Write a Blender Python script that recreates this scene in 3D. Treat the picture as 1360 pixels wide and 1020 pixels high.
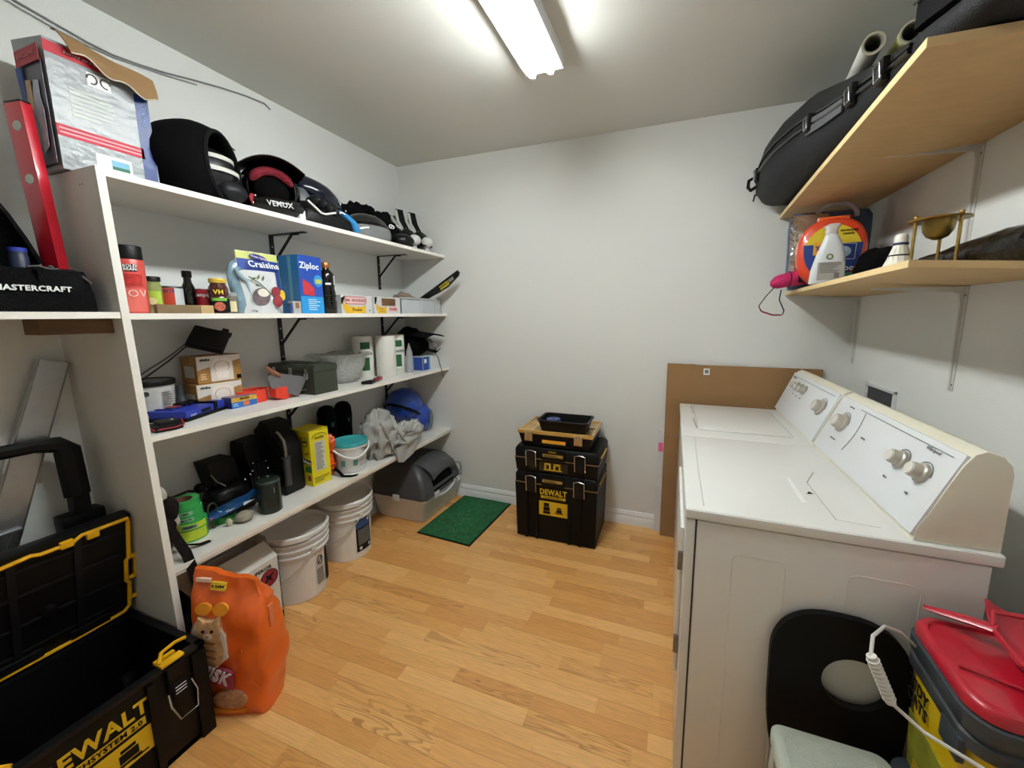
import bpy, bmesh, math, random
from mathutils import Vector, Matrix, noise
random.seed(7)
R = math.radians; PI = math.pi
sc = bpy.context.scene
for o in list(bpy.data.objects): bpy.data.objects.remove(o, do_unlink=True)
LINK = sc.collection.objects.link

# ------------------------------------------------------------------ camera, world, exposure
cam = bpy.data.objects.new('camera', bpy.data.cameras.new('camera')); LINK(cam)
F_PX = 515.4
cam.data.sensor_width = 36.0
cam.data.lens = F_PX / 1360 * 36
cam.data.shift_x = -28.2 / 1360
cam.data.shift_y = -15.7 / 1360
cam.data.clip_start = 0.02
yaw, pitch, roll = -0.34722, -0.14748, -0.00504
fw = Vector((math.sin(yaw)*math.cos(pitch), math.cos(yaw)*math.cos(pitch), math.sin(pitch)))
rt = Vector((math.cos(yaw), -math.sin(yaw), 0)); up = rt.cross(fw)
rr = rt*math.cos(roll) + up*math.sin(roll); uu = -rt*math.sin(roll) + up*math.cos(roll)
m3 = Matrix((rr, uu, -fw)).transposed()
cam.matrix_world = Matrix.Translation((2.0654, 0, 1.4717)) @ m3.to_4x4()
sc.camera = cam
w = bpy.data.worlds.new('world'); sc.world = w; w.use_nodes = True
w.node_tree.nodes['Background'].inputs[0].default_value = (.8, .85, 1, 1)
w.node_tree.nodes['Background'].inputs[1].default_value = 0.05
sc.view_settings.view_transform = 'Standard'; sc.view_settings.look = 'None'
sc.view_settings.gamma = 1; sc.view_settings.use_curve_mapping = False
sc.view_settings.exposure = 1.04
TUBE_POWER = 35.5

# ------------------------------------------------------------------ materials
def lin(h):
    h = h.lstrip('#'); c = [int(h[i:i+2], 16)/255 for i in (0, 2, 4)]
    return tuple((x/12.92 if x <= .04045 else ((x+.055)/1.055)**2.4) for x in c) + (1,)
MC = {}
def M(col, rough=.5, metal=0, var=.06, scale=25, bump=.04, coat=0, trans=0, emit=0, bscale=None, stretch=None, alpha=1):
    key = (col, rough, metal, var, scale, bump, coat, trans, emit, bscale, stretch, alpha)
    if key in MC: return MC[key]
    m = bpy.data.materials.new('mat_' + col.strip('#')); m.use_nodes = True; nt = m.node_tree; n = nt.nodes; L = nt.links.new
    b = n['Principled BSDF']; c = lin(col)
    if max(c[:3]) < .035 and not metal: c = tuple(x*(.3 if max(c[:3]) < .012 else .5) for x in c[:3]) + (1,); b.inputs['Specular IOR Level'].default_value = .12 if rough > .6 else (.22 if rough > .35 else .4)
    b.inputs['Roughness'].default_value = rough; b.inputs['Metallic'].default_value = metal
    b.inputs['Coat Weight'].default_value = coat; b.inputs['Transmission Weight'].default_value = trans
    b.inputs['Alpha'].default_value = alpha
    tc = n.new('ShaderNodeTexCoord'); mp = n.new('ShaderNodeMapping'); L(tc.outputs['Object'], mp.inputs[0])
    if stretch: mp.inputs['Scale'].default_value = stretch
    nz = n.new('ShaderNodeTexNoise'); nz.inputs['Scale'].default_value = scale; nz.inputs['Detail'].default_value = 4; L(mp.outputs[0], nz.inputs['Vector'])
    mx = n.new('ShaderNodeMix'); mx.data_type = 'RGBA'
    mx.inputs['A'].default_value = tuple(x*(1-var*2) for x in c[:3]) + (1,)
    mx.inputs['B'].default_value = tuple(min(1, x*(1+var*2)) for x in c[:3]) + (1,)
    L(nz.outputs['Fac'], mx.inputs['Factor']); L(mx.outputs['Result'], b.inputs['Base Color'])
    if bump:
        n2 = n.new('ShaderNodeTexNoise'); n2.inputs['Scale'].default_value = bscale or scale*4; L(mp.outputs[0], n2.inputs['Vector'])
        bp = n.new('ShaderNodeBump'); bp.inputs['Strength'].default_value = bump; bp.inputs['Distance'].default_value = .01
        L(n2.outputs['Fac'], bp.inputs['Height']); L(bp.outputs[0], b.inputs['Normal'])
    if emit:
        b.inputs['Emission Color'].default_value = c; b.inputs['Emission Strength'].default_value = emit
    MC[key] = m; return m
def cloth(col, rough=.9, bump=.5): return M(col, rough, var=.12, scale=14, bump=bump, bscale=220)
def plastic(col, rough=.42): return M(col, rough, var=.04, scale=12, bump=.06, bscale=300)
def gloss(col, rough=.2): return M(col, rough, var=.03, scale=10, bump=0, coat=.4)
def paper(col, rough=.6): return M(col, rough, var=.03, scale=30, bump=.03)
def metal(col, rough=.35): return M(col, rough, metal=1, var=.05, scale=40, bump=.02)
WHITE_MEL = M('#e2dfd9', .45, var=.02, scale=8, bump=.02)
BLACK = plastic('#141415'); BLK_G = gloss('#0d0d10', .25); INK = paper('#17171a'); WHT = paper('#eeeeee'); YEL = plastic('#e8ae14', .4)
STEEL = metal('#c9cbce', .25); BLK_MET = M('#111112', .4, metal=.3, var=.05, bump=.05)

# ------------------------------------------------------------------ geometry
class G:
    def __init__(s): s.b = bmesh.new()
    def _fin(s, vs, Mx):
        if Mx is not None: bmesh.ops.transform(s.b, matrix=Mx, verts=vs)
        return vs
    def box(s, x0, x1, y0, y1, z0, z1, bev=0, Mx=None, seg=2):
        vs = [s.b.verts.new(p) for p in ((x0,y0,z0),(x1,y0,z0),(x1,y1,z0),(x0,y1,z0),(x0,y0,z1),(x1,y0,z1),(x1,y1,z1),(x0,y1,z1))]
        fs = [s.b.faces.new([vs[i] for i in q]) for q in ((3,2,1,0),(4,5,6,7),(0,1,5,4),(1,2,6,5),(2,3,7,6),(3,0,4,7))]
        s._fin(vs, Mx)
        if bev:
            es = list({e for f in fs for e in f.edges})
            bmesh.ops.bevel(s.b, geom=es, offset=bev, segments=seg, profile=.7, affect='EDGES')
        return vs
    def hexa(s, bot, top, bev=0):
        vs = [s.b.verts.new(p) for p in list(bot) + list(top)]; n = len(bot)
        fs = [s.b.faces.new(vs[:n][::-1]), s.b.faces.new(vs[n:])]
        for i in range(n): fs.append(s.b.faces.new((vs[i], vs[(i+1) % n], vs[n+(i+1) % n], vs[n+i])))
        if bev: bmesh.ops.bevel(s.b, geom=list({e for f in fs for e in f.edges}), offset=bev, segments=2, profile=.7, affect='EDGES')
        return vs
    def lathe(s, prof, c=(0,0,0), seg=28, Mx=None, a0=0, a1=2*PI, sx=1, sy=1):
        full = abs(a1-a0-2*PI) < 1e-6; n = seg if full else seg+1; rings = []; vs = []
        for (r, z) in prof:
            if r < 1e-6: v = s.b.verts.new((c[0], c[1], c[2]+z)); rings.append([v]); vs.append(v)
            else:
                ring = [s.b.verts.new((c[0]+r*sx*math.cos(a0+(a1-a0)*i/seg), c[1]+r*sy*math.sin(a0+(a1-a0)*i/seg), c[2]+z)) for i in range(n)]
                rings.append(ring); vs += ring
        for A, B in zip(rings, rings[1:]):
            k = n if full else n-1
            for i in range(k):
                j = (i+1) % n
                if len(A) == 1 and len(B) == 1: continue
                if len(A) == 1: s.b.faces.new((A[0], B[j], B[i]))
                elif len(B) == 1: s.b.faces.new((A[i], A[j], B[0]))
                else: s.b.faces.new((A[i], A[j], B[j], B[i]))
        return s._fin(vs, Mx)
    def tube(s, pts, r, seg=8, Mx=None, closed=False, cap=True, flat=1, upv=None):
        pts = [Vector(p) for p in pts]; n = len(pts); rings = []; vs = []; prev = None
        for i, p in enumerate(pts):
            a = pts[i-1] if (i > 0 or closed) else p; b = pts[(i+1) % n] if (i < n-1 or closed) else p
            t = (b-a).normalized() if (b-a).length > 1e-9 else Vector((0,0,1))
            if upv is not None: u = Vector(upv); u = (u - t*u.dot(t)).normalized() if (u - t*u.dot(t)).length > 1e-5 else t.orthogonal().normalized()
            elif prev is None: u = t.orthogonal().normalized()
            else: u = prev - t*prev.dot(t); u = u.normalized() if u.length > 1e-6 else t.orthogonal().normalized()
            prev = u; v = t.cross(u); rad = r[i] if isinstance(r, (list, tuple)) else r
            ring = [s.b.verts.new(p + u*(rad*flat*math.cos(2*PI*k/seg)) + v*(rad*math.sin(2*PI*k/seg))) for k in range(seg)]
            rings.append(ring); vs += ring
        m = n if closed else n-1
        for i in range(m):
            A, B = rings[i], rings[(i+1) % n]
            for k in range(seg): s.b.faces.new((A[k], A[(k+1) % seg], B[(k+1) % seg], B[k]))
        if cap and not closed:
            s.b.faces.new(rings[0][::-1]); s.b.faces.new(rings[-1])
        return s._fin(vs, Mx)
    def strip(s, pts, w, t, wd=(0,1,0), Mx=None):     # flat band along pts, width along wd
        wd = Vector(wd).normalized(); pts = [Vector(p) for p in pts]; rings = []; vs = []
        for i, p in enumerate(pts):
            a = pts[max(0, i-1)]; b = pts[min(len(pts)-1, i+1)]; tg = (b-a).normalized(); n = tg.cross(wd).normalized()
            ring = [s.b.verts.new(p + wd*w/2*sx + n*t/2*sy) for sx, sy in ((-1,-1),(1,-1),(1,1),(-1,1))]; rings.append(ring); vs += ring
        for A, B in zip(rings, rings[1:]):
            for k in range(4): s.b.faces.new((A[k], A[(k+1) % 4], B[(k+1) % 4], B[k]))
        s.b.faces.new(rings[0][::-1]); s.b.faces.new(rings[-1])
        return s._fin(vs, Mx)
    def prism(s, pts, z0, z1, Mx=None, bev=0):
        a = [s.b.verts.new((x, y, z0)) for x, y in pts]; b = [s.b.verts.new((x, y, z1)) for x, y in pts]; n = len(pts)
        fs = [s.b.faces.new(a[::-1]), s.b.faces.new(b)] + [s.b.faces.new((a[i], a[(i+1) % n], b[(i+1) % n], b[i])) for i in range(n)]
        s._fin(a+b, Mx)
        if bev:
            es = [e for f in fs[:2] for e in f.edges]
            bmesh.ops.bevel(s.b, geom=es, offset=bev, segments=2, profile=.7, affect='EDGES')
        return a+b
    def loft(s, secs, cap=True, Mx=None):
        rings = [[s.b.verts.new(p) for p in sec] for sec in secs]; n = len(secs[0])
        for A, B in zip(rings, rings[1:]):
            for k in range(n): s.b.faces.new((A[k], A[(k+1) % n], B[(k+1) % n], B[k]))
        if cap: s.b.faces.new(rings[0][::-1]); s.b.faces.new(rings[-1])
        return s._fin([v for r in rings for v in r], Mx)
    def blob(s, c, rad, amp=.0, fr=6, seed=0, nu=20, nv=12, Mx=None, pw=1.0, flatb=None):
        vs = s.lathe([(math.sin(PI*j/nv), -math.cos(PI*j/nv)) for j in range(nv+1)], seg=nu)
        for v in vs:
            p = v.co.copy()
            q = Vector([math.copysign(abs(x)**pw, x) for x in p])
            k = 1 + amp*noise.noise(Vector((q.x*fr/3+seed*3.1, q.y*fr/3, q.z*fr/3)))*1.6
            v.co = Vector((q.x*rad[0]*k, q.y*rad[1]*k, q.z*rad[2]*k))
        if Mx is not None: bmesh.ops.transform(s.b, matrix=Mx, verts=vs)
        for v in vs:
            v.co += Vector(c)
            if flatb is not None and v.co.z < flatb: v.co.z = flatb
        return vs
    def crumple(s, c, rad, amp=.25, fr=3, seed=0, flatb=None, Mx=None, nu=52, nv=34, pw=.9):
        vs = s.lathe([(math.sin(PI*j/nv), -math.cos(PI*j/nv)) for j in range(nv+1)], seg=nu)
        for v in vs:
            q = Vector([math.copysign(abs(x)**pw, x) for x in v.co]); w_ = Vector((q.x*fr+seed*7.3, q.y*fr, q.z*fr))
            w_ += Vector((noise.noise(w_*.7), noise.noise(w_*.7+Vector((5,5,5))), 0))*.9
            k = 1 + amp*(.45-abs(noise.noise(w_))*2.2) + amp*.4*(.3-abs(noise.noise(w_*2.3))*1.6)
            v.co = Vector((q.x*rad[0]*k, q.y*rad[1]*k, q.z*rad[2]*k))
        if Mx is not None: bmesh.ops.transform(s.b, matrix=Mx, verts=vs)
        for v in vs:
            v.co += Vector(c)
            if flatb is not None and v.co.z < flatb: v.co.z = flatb
        return vs
    def sheet(s, f, nu, nv, th=.002):                 # closed thin sheet from f(u,v)->point
        P = [[Vector(f(i/nu, j/nv)) for j in range(nv+1)] for i in range(nu+1)]
        def nrm(i, j):
            a = P[min(nu, i+1)][j]-P[max(0, i-1)][j]; b = P[i][min(nv, j+1)]-P[i][max(0, j-1)]; return a.cross(b).normalized()
        A = [[s.b.verts.new(P[i][j]+nrm(i, j)*th/2) for j in range(nv+1)] for i in range(nu+1)]
        B = [[s.b.verts.new(P[i][j]-nrm(i, j)*th/2) for j in range(nv+1)] for i in range(nu+1)]
        for i in range(nu):
            for j in range(nv):
                s.b.faces.new((A[i][j], A[i+1][j], A[i+1][j+1], A[i][j+1])); s.b.faces.new((B[i][j+1], B[i+1][j+1], B[i+1][j], B[i][j]))
        for i in range(nu):
            s.b.faces.new((A[i][0], B[i][0], B[i+1][0], A[i+1][0])); s.b.faces.new((A[i+1][nv], B[i+1][nv], B[i][nv], A[i][nv]))
        for j in range(nv):
            s.b.faces.new((A[0][j+1], B[0][j+1], B[0][j], A[0][j])); s.b.faces.new((A[nu][j], B[nu][j], B[nu][j+1], A[nu][j+1]))

def mk(name, g, mat, parent=None, ang=38, loc=None):
    me = bpy.data.meshes.new(name); bmesh.ops.recalc_face_normals(g.b, faces=g.b.faces); g.b.to_mesh(me); g.b.free()
    me.materials.append(mat)
    for p in me.polygons: p.use_smooth = True
    me.set_sharp_from_angle(angle=R(ang))
    o = bpy.data.objects.new(name, me); LINK(o)
    if parent: o.parent = parent
    if loc: o.location = loc
    return o
def P(name, parent, mat, fn, label=None, ang=38, kind=None):     # a part
    g = G(); res = fn(g)
    if isinstance(res, list) and len(res) > 1 and isinstance(res[0], list) and not kind:      # one part per piece
        me = bpy.data.meshes.new('tmp'); g.b.verts.index_update(); out = []; seen = set()
        for v in list(g.b.verts):
            if v in seen: continue
            st = [v]; isl = set()
            while st:
                x = st.pop()
                if x in isl: continue
                isl.add(x); st += [e.other_vert(x) for e in x.link_edges if e.other_vert(x) not in isl]
            seen |= isl; g2 = G(); mp = {}
            fs = {f for x in isl for f in x.link_faces}
            for f in sorted(fs, key=lambda q: q.index):
                for x in f.verts:
                    if x not in mp: mp[x] = g2.b.verts.new(x.co)
                g2.b.faces.new([mp[x] for x in f.verts])
            o = mk(name, g2, mat, parent, ang)
            if label: o['label'] = label
            out.append(o)
        g.b.free(); return out[0]
    o = mk(name, g, mat, parent, ang)
    if label: o['label'] = label
    if kind: o['kind'] = kind
    return o
def tag(o, label, cat, group=None):
    o['label'] = label; o['category'] = cat
    if group: o['group'] = group
    return o
def T(name, label, cat, loc=(0,0,0), rz=0, group=None):          # a thing: an Empty at its base
    o = bpy.data.objects.new(name, None); LINK(o); o.empty_display_size = .05
    o.location = loc; o.rotation_euler = (0, 0, rz); return tag(o, label, cat, group)
def S(name, mat, fn, parent=None):                               # setting
    g = G(); fn(g); o = mk(name, g, mat, parent)
    if not parent: o['kind'] = 'structure'
    return o
FACE = {'+x': ((0,1,0),(0,0,1)), '-y': ((1,0,0),(0,0,1)), '-x': ((0,-1,0),(0,0,1)), '+z': ((1,0,0),(0,1,0)), '+y': ((-1,0,0),(0,0,1)), 'tx': ((0,1,0),(-1,0,0))}
def frame(face, c):
    r, u = FACE[face] if isinstance(face, str) else face
    r = Vector(r).normalized(); u = Vector(u); u = (u-r*u.dot(r)).normalized(); n = r.cross(u)
    m = Matrix((r, u, n)).transposed().to_4x4(); m.translation = Vector(c); return m
def D(name, parent, mat, face, c, w_, h_, t=.0008, rot=0, lab=None):         # thin printed rectangle
    Mx = frame(face, c) @ Matrix.Rotation(rot, 4, 'Z')
    return P(name, parent, mat, lambda g: g.box(-w_/2, w_/2, -h_/2, h_/2, -t/2, t, Mx=Mx), lab)
def DP(name, parent, mat, face, c, pts, t=.0008, lab=None):                  # thin printed polygon
    return P(name, parent, mat, lambda g: g.prism(pts, -t/2, t, Mx=frame(face, c)), lab)
def circ(rx, ry=None, n=20, cx=0, cy=0): return [(cx+rx*math.cos(2*PI*i/n), cy+(ry or rx)*math.sin(2*PI*i/n)) for i in range(n)]
def rrect(w_, h_, r, n=5, cx=0, cy=0):
    o = []
    for k, (sx, sy) in enumerate(((1,1),(-1,1),(-1,-1),(1,-1))):
        for i in range(n+1):
            a = PI/2*k + PI/2*i/n; o.append((cx+sx*(w_/2-r)+r*math.cos(a), cy+sy*(h_/2-r)+r*math.sin(a)))
    return o
def txt(parent, s, size, mat, face, c, bold=.0, rot=0, ex=.0005, bend=None, sx=1, name='lettering', t=.0008, shear=0, align='CENTER'):
    cu = bpy.data.curves.new('t', 'FONT'); cu.body = s; cu.size = size; cu.align_x = align; cu.align_y = 'CENTER'
    cu.extrude = ex; cu.resolution_u = 2; cu.offset = bold*size; cu.shear = shear; cu.space_line = .85; cu.space_character = 1.07
    ob = bpy.data.objects.new('t', cu); LINK(ob); dg = bpy.context.evaluated_depsgraph_get(); me = bpy.data.meshes.new_from_object(ob.evaluated_get(dg))
    bpy.data.objects.remove(ob); bpy.data.curves.remove(cu); me.name = name
    Rm = Matrix.Rotation(rot, 4, 'Z')
    for v in me.vertices: v.co = Rm @ Vector((v.co.x*sx, v.co.y, v.co.z))
    if bend:                                          # bend=(radius, angle): wrap on a cylinder round c
        r, a = bend
        for v in me.vertices:
            x, y, z = v.co; an = a + x/r; v.co = Vector((c[0]+(r+z+t)*math.cos(an), c[1]+(r+z+t)*math.sin(an), c[2]+y))
    else:
        Mx = frame(face, c)
        for v in me.vertices: v.co = Mx @ (v.co + Vector((0, 0, t)))
    me.materials.clear(); me.materials.append(mat)
    o = bpy.data.objects.new(name, me); LINK(o); o.parent = parent; return o
def arc(name, parent, mat, c, r, z0, z1, a, da, seg=12, t=.0008, lab=None):  # a wrapped label on a cylinder
    return P(name, parent, mat, lambda g: g.lathe([(r, z0), (r+t, z0), (r+t, z1), (r, z1), (r, z0)], c=c, seg=seg, a0=a-da/2, a1=a+da/2), lab)
def kids(o): return [c for c in bpy.data.objects if c.parent == o]
def dup(o, loc=None, rz=None, label=None, parent=None):
    c = o.copy(); LINK(c)
    if parent: c.parent = parent
    if loc is not None: c.location = loc
    if rz is not None: c.rotation_euler = (0, 0, rz)
    if label: c['label'] = label
    for k in kids(o): dup(k, parent=c)
    return c
def along(p, n, rollx=None):                                      # matrix whose z axis is n
    n = Vector(n).normalized(); u = Vector(rollx) if rollx else n.orthogonal(); u = (u-n*u.dot(n)).normalized()
    m = Matrix((u, n.cross(u), n)).transposed().to_4x4(); m.translation = Vector(p); return m

# ------------------------------------------------------------------ the room
W, DP_, H, YB = 2.995, 2.641, 2.60, -1.0
def wall_mat(col):
    m = bpy.data.materials.new('wall_paint'); m.use_nodes = True; nt = m.node_tree; n = nt.nodes; L = nt.links.new
    b = n['Principled BSDF']; b.inputs['Base Color'].default_value = lin(col); b.inputs['Roughness'].default_value = .72
    tc = n.new('ShaderNodeTexCoord'); nz = n.new('ShaderNodeTexNoise'); nz.inputs['Scale'].default_value = 160; L(tc.outputs['Object'], nz.inputs['Vector'])
    bp = n.new('ShaderNodeBump'); bp.inputs['Strength'].default_value = .12; bp.inputs['Distance'].default_value = .004
    L(nz.outputs['Fac'], bp.inputs['Height']); L(bp.outputs[0], b.inputs['Normal']); return m
WALL = wall_mat('#e4e5e2'); CEIL = wall_mat('#dcdcd6')
S('wall_left', WALL, lambda g: g.box(-.1, 0, YB, DP_+.1, 0, H))
S('wall_back', WALL, lambda g: g.box(0, W, DP_, DP_+.1, 0, H))
S('wall_right', WALL, lambda g: g.box(W, W+.1, YB, DP_+.1, 0, H))
S('wall_front', WALL, lambda g: g.box(0, W, YB-.1, YB, 0, H))
S('ceiling', CEIL, lambda g: g.box(-.1, W+.1, YB-.1, DP_+.1, H, H+.1))
floor = S('floor', M('#8a6234', .6), lambda g: g.box(-.1, W+.1, YB-.1, DP_+.1, -.1, -.006))
def plank_mat():
    m = bpy.data.materials.new('laminate'); m.use_nodes = True; nt = m.node_tree; n = nt.nodes; L = nt.links.new
    b = n['Principled BSDF']; b.inputs['Roughness'].default_value = .36
    geo = n.new('ShaderNodeNewGeometry'); oi = n.new('ShaderNodeObjectInfo')
    mul = n.new('ShaderNodeMath'); mul.operation = 'MULTIPLY'; mul.inputs[1].default_value = 37; L(oi.outputs['Random'], mul.inputs[0])
    cb = n.new('ShaderNodeCombineXYZ'); L(mul.outputs[0], cb.inputs[0]); L(mul.outputs[0], cb.inputs[2])
    ad = n.new('ShaderNodeVectorMath'); ad.operation = 'ADD'; L(geo.outputs['Position'], ad.inputs[0]); L(cb.outputs[0], ad.inputs[1])
    mp = n.new('ShaderNodeMapping'); mp.inputs['Scale'].default_value = (1.6, 15, 1); L(ad.outputs[0], mp.inputs[0])
    nz = n.new('ShaderNodeTexNoise'); nz.inputs['Scale'].default_value = 1.1; nz.inputs['Detail'].default_value = 2; nz.inputs['Distortion'].default_value = .6; L(mp.outputs[0], nz.inputs['Vector'])
    # contour lines of the noise: cathedral grain
    k = n.new('ShaderNodeMath'); k.operation = 'MULTIPLY'; k.inputs[1].default_value = 11; L(nz.outputs['Fac'], k.inputs[0])
    fr = n.new('ShaderNodeMath'); fr.operation = 'FRACT'; L(k.outputs[0], fr.inputs[0])
    rp = n.new('ShaderNodeValToRGB'); e = rp.color_ramp.elements; e[0].position = 0; e[0].color = (1,1,1,1); e[1].position = .55; e[1].color = (0,0,0,1)
    e2 = e.new(.95); e2.color = (.15,.15,.15,1); L(fr.outputs[0], rp.inputs[0])
    # only some strips carry strong grain
    st = n.new('ShaderNodeMapRange'); st.inputs['From Min'].default_value = .72; st.inputs['From Max'].default_value = .95; st.inputs['To Min'].default_value = .12; st.inputs['To Max'].default_value = .8
    m2 = n.new('ShaderNodeMath'); m2.operation = 'MULTIPLY'; m2.inputs[1].default_value = 7.31; L(oi.outputs['Random'], m2.inputs[0])
    f2 = n.new('ShaderNodeMath'); f2.operation = 'FRACT'; L(m2.outputs[0], f2.inputs[0]); L(f2.outputs[0], st.inputs['Value'])
    ga = n.new('ShaderNodeMath'); ga.operation = 'MULTIPLY'; L(rp.outputs[0], ga.inputs[0]); L(st.outputs[0], ga.inputs[1])
    fine = n.new('ShaderNodeTexNoise'); mp2 = n.new('ShaderNodeMapping'); mp2.inputs['Scale'].default_value = (8, 130, 1); L(ad.outputs[0], mp2.inputs[0]); L(mp2.outputs[0], fine.inputs['Vector']); fine.inputs['Scale'].default_value = 1.5
    base = n.new('ShaderNodeValToRGB'); e = base.color_ramp.elements; e[0].color = lin('#cb9150'); e[1].color = lin('#e3b272'); q = e.new(.5); q.color = lin('#d7a15f'); L(oi.outputs['Random'], base.inputs[0])
    a = n.new('ShaderNodeMix'); a.data_type = 'RGBA'; a.inputs['B'].default_value = lin('#a06a31'); L(base.outputs[0], a.inputs['A']); L(ga.outputs[0], a.inputs['Factor'])
    c2 = n.new('ShaderNodeMix'); c2.data_type = 'RGBA'; c2.blend_type = 'MULTIPLY'; c2.inputs['Factor'].default_value = .35; L(a.outputs['Result'], c2.inputs['A']); L(fine.outputs['Fac'], c2.inputs['B'])
    hs = n.new('ShaderNodeHueSaturation'); hs.inputs['Value'].default_value = 1.28; L(c2.outputs['Result'], hs.inputs['Color'])
    L(hs.outputs[0], b.inputs['Base Color']); return m
LAM = plank_mat()
g = G(); g.box(0, 1, 0, .0655, -.008, 0, bev=.0003, seg=1); me0 = mk('plank', g, LAM); PM = me0.data; bpy.data.objects.remove(me0)
far = G(); row = 0; y = YB
while y < DP_:
    x = -random.random()*.45
    hh = min(.066, DP_-y)
    while x < W:
        L_ = random.choice((.33, .38, .43, .48, .55)); x0 = max(0, x); x1 = min(W, x+L_)
        if x1-x0 > .03:
            vis = y > .5 and x0 < 2.14 and x1 > .1 and not (y < .75 and x1 < .5)
            if vis:
                o = bpy.data.objects.new('plank', PM); LINK(o); o.parent = floor; o.location = (x0, y, 0); o.scale = (x1-x0-.0004, hh/.066, 1)
            else: far.box(x0, x1-.0004, y, y+hh-.0005, -.008, 0)
        x += L_
    y += .066; row += 1
o = mk('laminate_field', far, LAM, floor); o['kind'] = 'stuff'
BB = M('#f0f0f2', .35, var=.01, bump=0)
bprof = [(0,0),(.014,0),(.014,.055),(.010,.062),(.012,.070),(.012,.078),(.006,.088),(.004,.098),(0,.10)]
S('baseboard_back', BB, lambda g: g.prism(bprof, 0, W-.02, Mx=Matrix(((0,0,1,.01),(-1,0,0,DP_),(0,1,0,0),(0,0,0,1)))))
S('baseboard_left', BB, lambda g: g.prism(bprof, YB, DP_-.015, Mx=Matrix(((1,0,0,0),(0,0,1,0),(0,1,0,0),(0,0,0,1)))))
S('baseboard_right', BB, lambda g: g.prism(bprof, YB, DP_-.015, Mx=Matrix(((-1,0,0,W),(0,0,1,0),(0,1,0,0),(0,0,0,1)))))

# ------------------------------------------------------------------ ceiling light
t = T('ceiling_light', 'white strip light with two glowing fluorescent tubes on the ceiling', 'light', (1.470, .56, H))
P('housing', t, M('#e9e9ea', .4), lambda g: (g.loft([[(-.088,y,0),(.088,y,0),(.088,y,-.060),(.084,y,-.062),(.02,y,-.050),(0,y,-.062),(-.02,y,-.050),(-.084,y,-.062),(-.088,y,-.060)] for y in (0,1.25)])))
GLOW = M('#f4faf8', .3, var=0, bump=0, emit=TUBE_POWER)
for sx in (-1, 1):
    tb = P('tube', t, GLOW, lambda g: g.lathe([(0,0),(.012,0),(.019,.008),(.019,1.172),(.012,1.18),(0,1.18)], seg=16, Mx=along((sx*.042, .033, -.082), (0,1,0))))
    for yy in (.02, 1.212):
        P('lampholder', t, plastic('#f1f1f1', .3), lambda g: g.prism([(-.012,0),(.012,0),(.012,-.04),(.008,-.058),(-.008,-.058),(-.012,-.04)], 0, .014, Mx=Matrix(((1,0,0,sx*.042),(0,0,1,yy),(0,1,0,-.038),(0,0,0,1)))))
for yy in (-.003, 1.25): P('end_cap', t, M('#e4e4e6', .4), lambda g: g.box(-.0885, .0885, yy, yy+.003, -.062, 0, .001))

# ------------------------------------------------------------------ cable on the wall
cab = [(.006,.60,2.52),(.006,.77,2.487),(.006,.86,2.473),(.006,.93,2.462),(.006,1.0,2.458),(.006,1.08,2.468),(.006,1.17,2.485),(.006,1.28,2.512),(.006,1.38,2.535),(.006,1.5,2.556),(.006,1.6,2.566),(.006,1.63,2.55)]
g = G(); g.tube(cab, .0035, 6); tag(mk('wall_cable', g, plastic('#8d8d8d')), 'thin grey cable sagging along the upper left wall', 'cable')
g = G(); g.tube([(x, y+.004, z-.011-.006*math.sin(i)) for i, (x, y, z) in enumerate(cab[:8])], .0025, 6); tag(mk('wall_cable', g, plastic('#a5a5a5')), 'second shorter pale cable just under the grey wall cable', 'cable')

# ------------------------------------------------------------------ left shelving
Z1, Z2, Z3, Z4 = 1.920, 1.482, 1.064, .564; XS = .398
pan = T('side_panel', 'tall white upright panel at the near end of the shelves', 'shelf panel')
P('board', pan, M('#d9d7d1', .5, var=.02, bump=.02), lambda g: g.hexa([(0,.757,0),(XS,.757,0),(XS,.776,0),(0,.776,0)], [(0,.727,1.925),(XS,.727,1.925),(XS,.746,1.925),(0,.746,1.925)]))
P('edge_strip', pan, M('#f1eee6', .4, var=.01, bump=0), lambda g: g.hexa([(XS,.756,0),(XS+.002,.756,0),(XS+.002,.777,0),(XS,.777,0)], [(XS,.726,1.926),(XS+.002,.726,1.926),(XS+.002,.747,1.926),(XS,.747,1.926)]))
P('screw', pan, metal('#77777a'), lambda g: [g.lathe([(0,0),(.003,0),(.003,.001),(0,.0015)], seg=8, Mx=along((x, .7285, 1.88), (0,-1,0))) for x in (.30, .315)])
def shelf(z, y0, y1, label, lip=False):
    t = T('shelf_board', label, 'shelf', (0, y0, z-.02))
    P('board', t, WHITE_MEL, lambda g: g.box(.001, XS-.001, 0, y1-y0, 0, .02, .0008, seg=1))
    P('edge_strip', t, M('#f6f2ea', .35, var=.01, bump=0), lambda g: g.box(XS-.001, XS+.001, 0, y1-y0, 0, .0202))
    return t
SG = None
def pany(z): return .776 - .03*z/1.925
shelf(Z1, pany(Z1)+.001, DP_-.001, 'topmost long white shelf holding helmets and skates')
shelf(Z2, pany(Z2)+.001, DP_-.001, 'long white shelf of groceries, second from the top')
shelf(Z3, pany(Z3)+.001, DP_-.001, 'long white shelf of tools, glass bowl and paper towels')
s4 = shelf(Z4, pany(Z4)+.001, DP_-.001, 'lowest long white shelf above the white buckets')
P('lip', s4, M('#efe9df', .4), lambda g: g.box(XS-.012, XS-.002, 0, DP_-.78, -.012, 0, .001))
shelf(Z2+.004, -.6, pany(Z2)-.022, 'short white shelf left of the upright panel, under the black tool bag')
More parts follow.
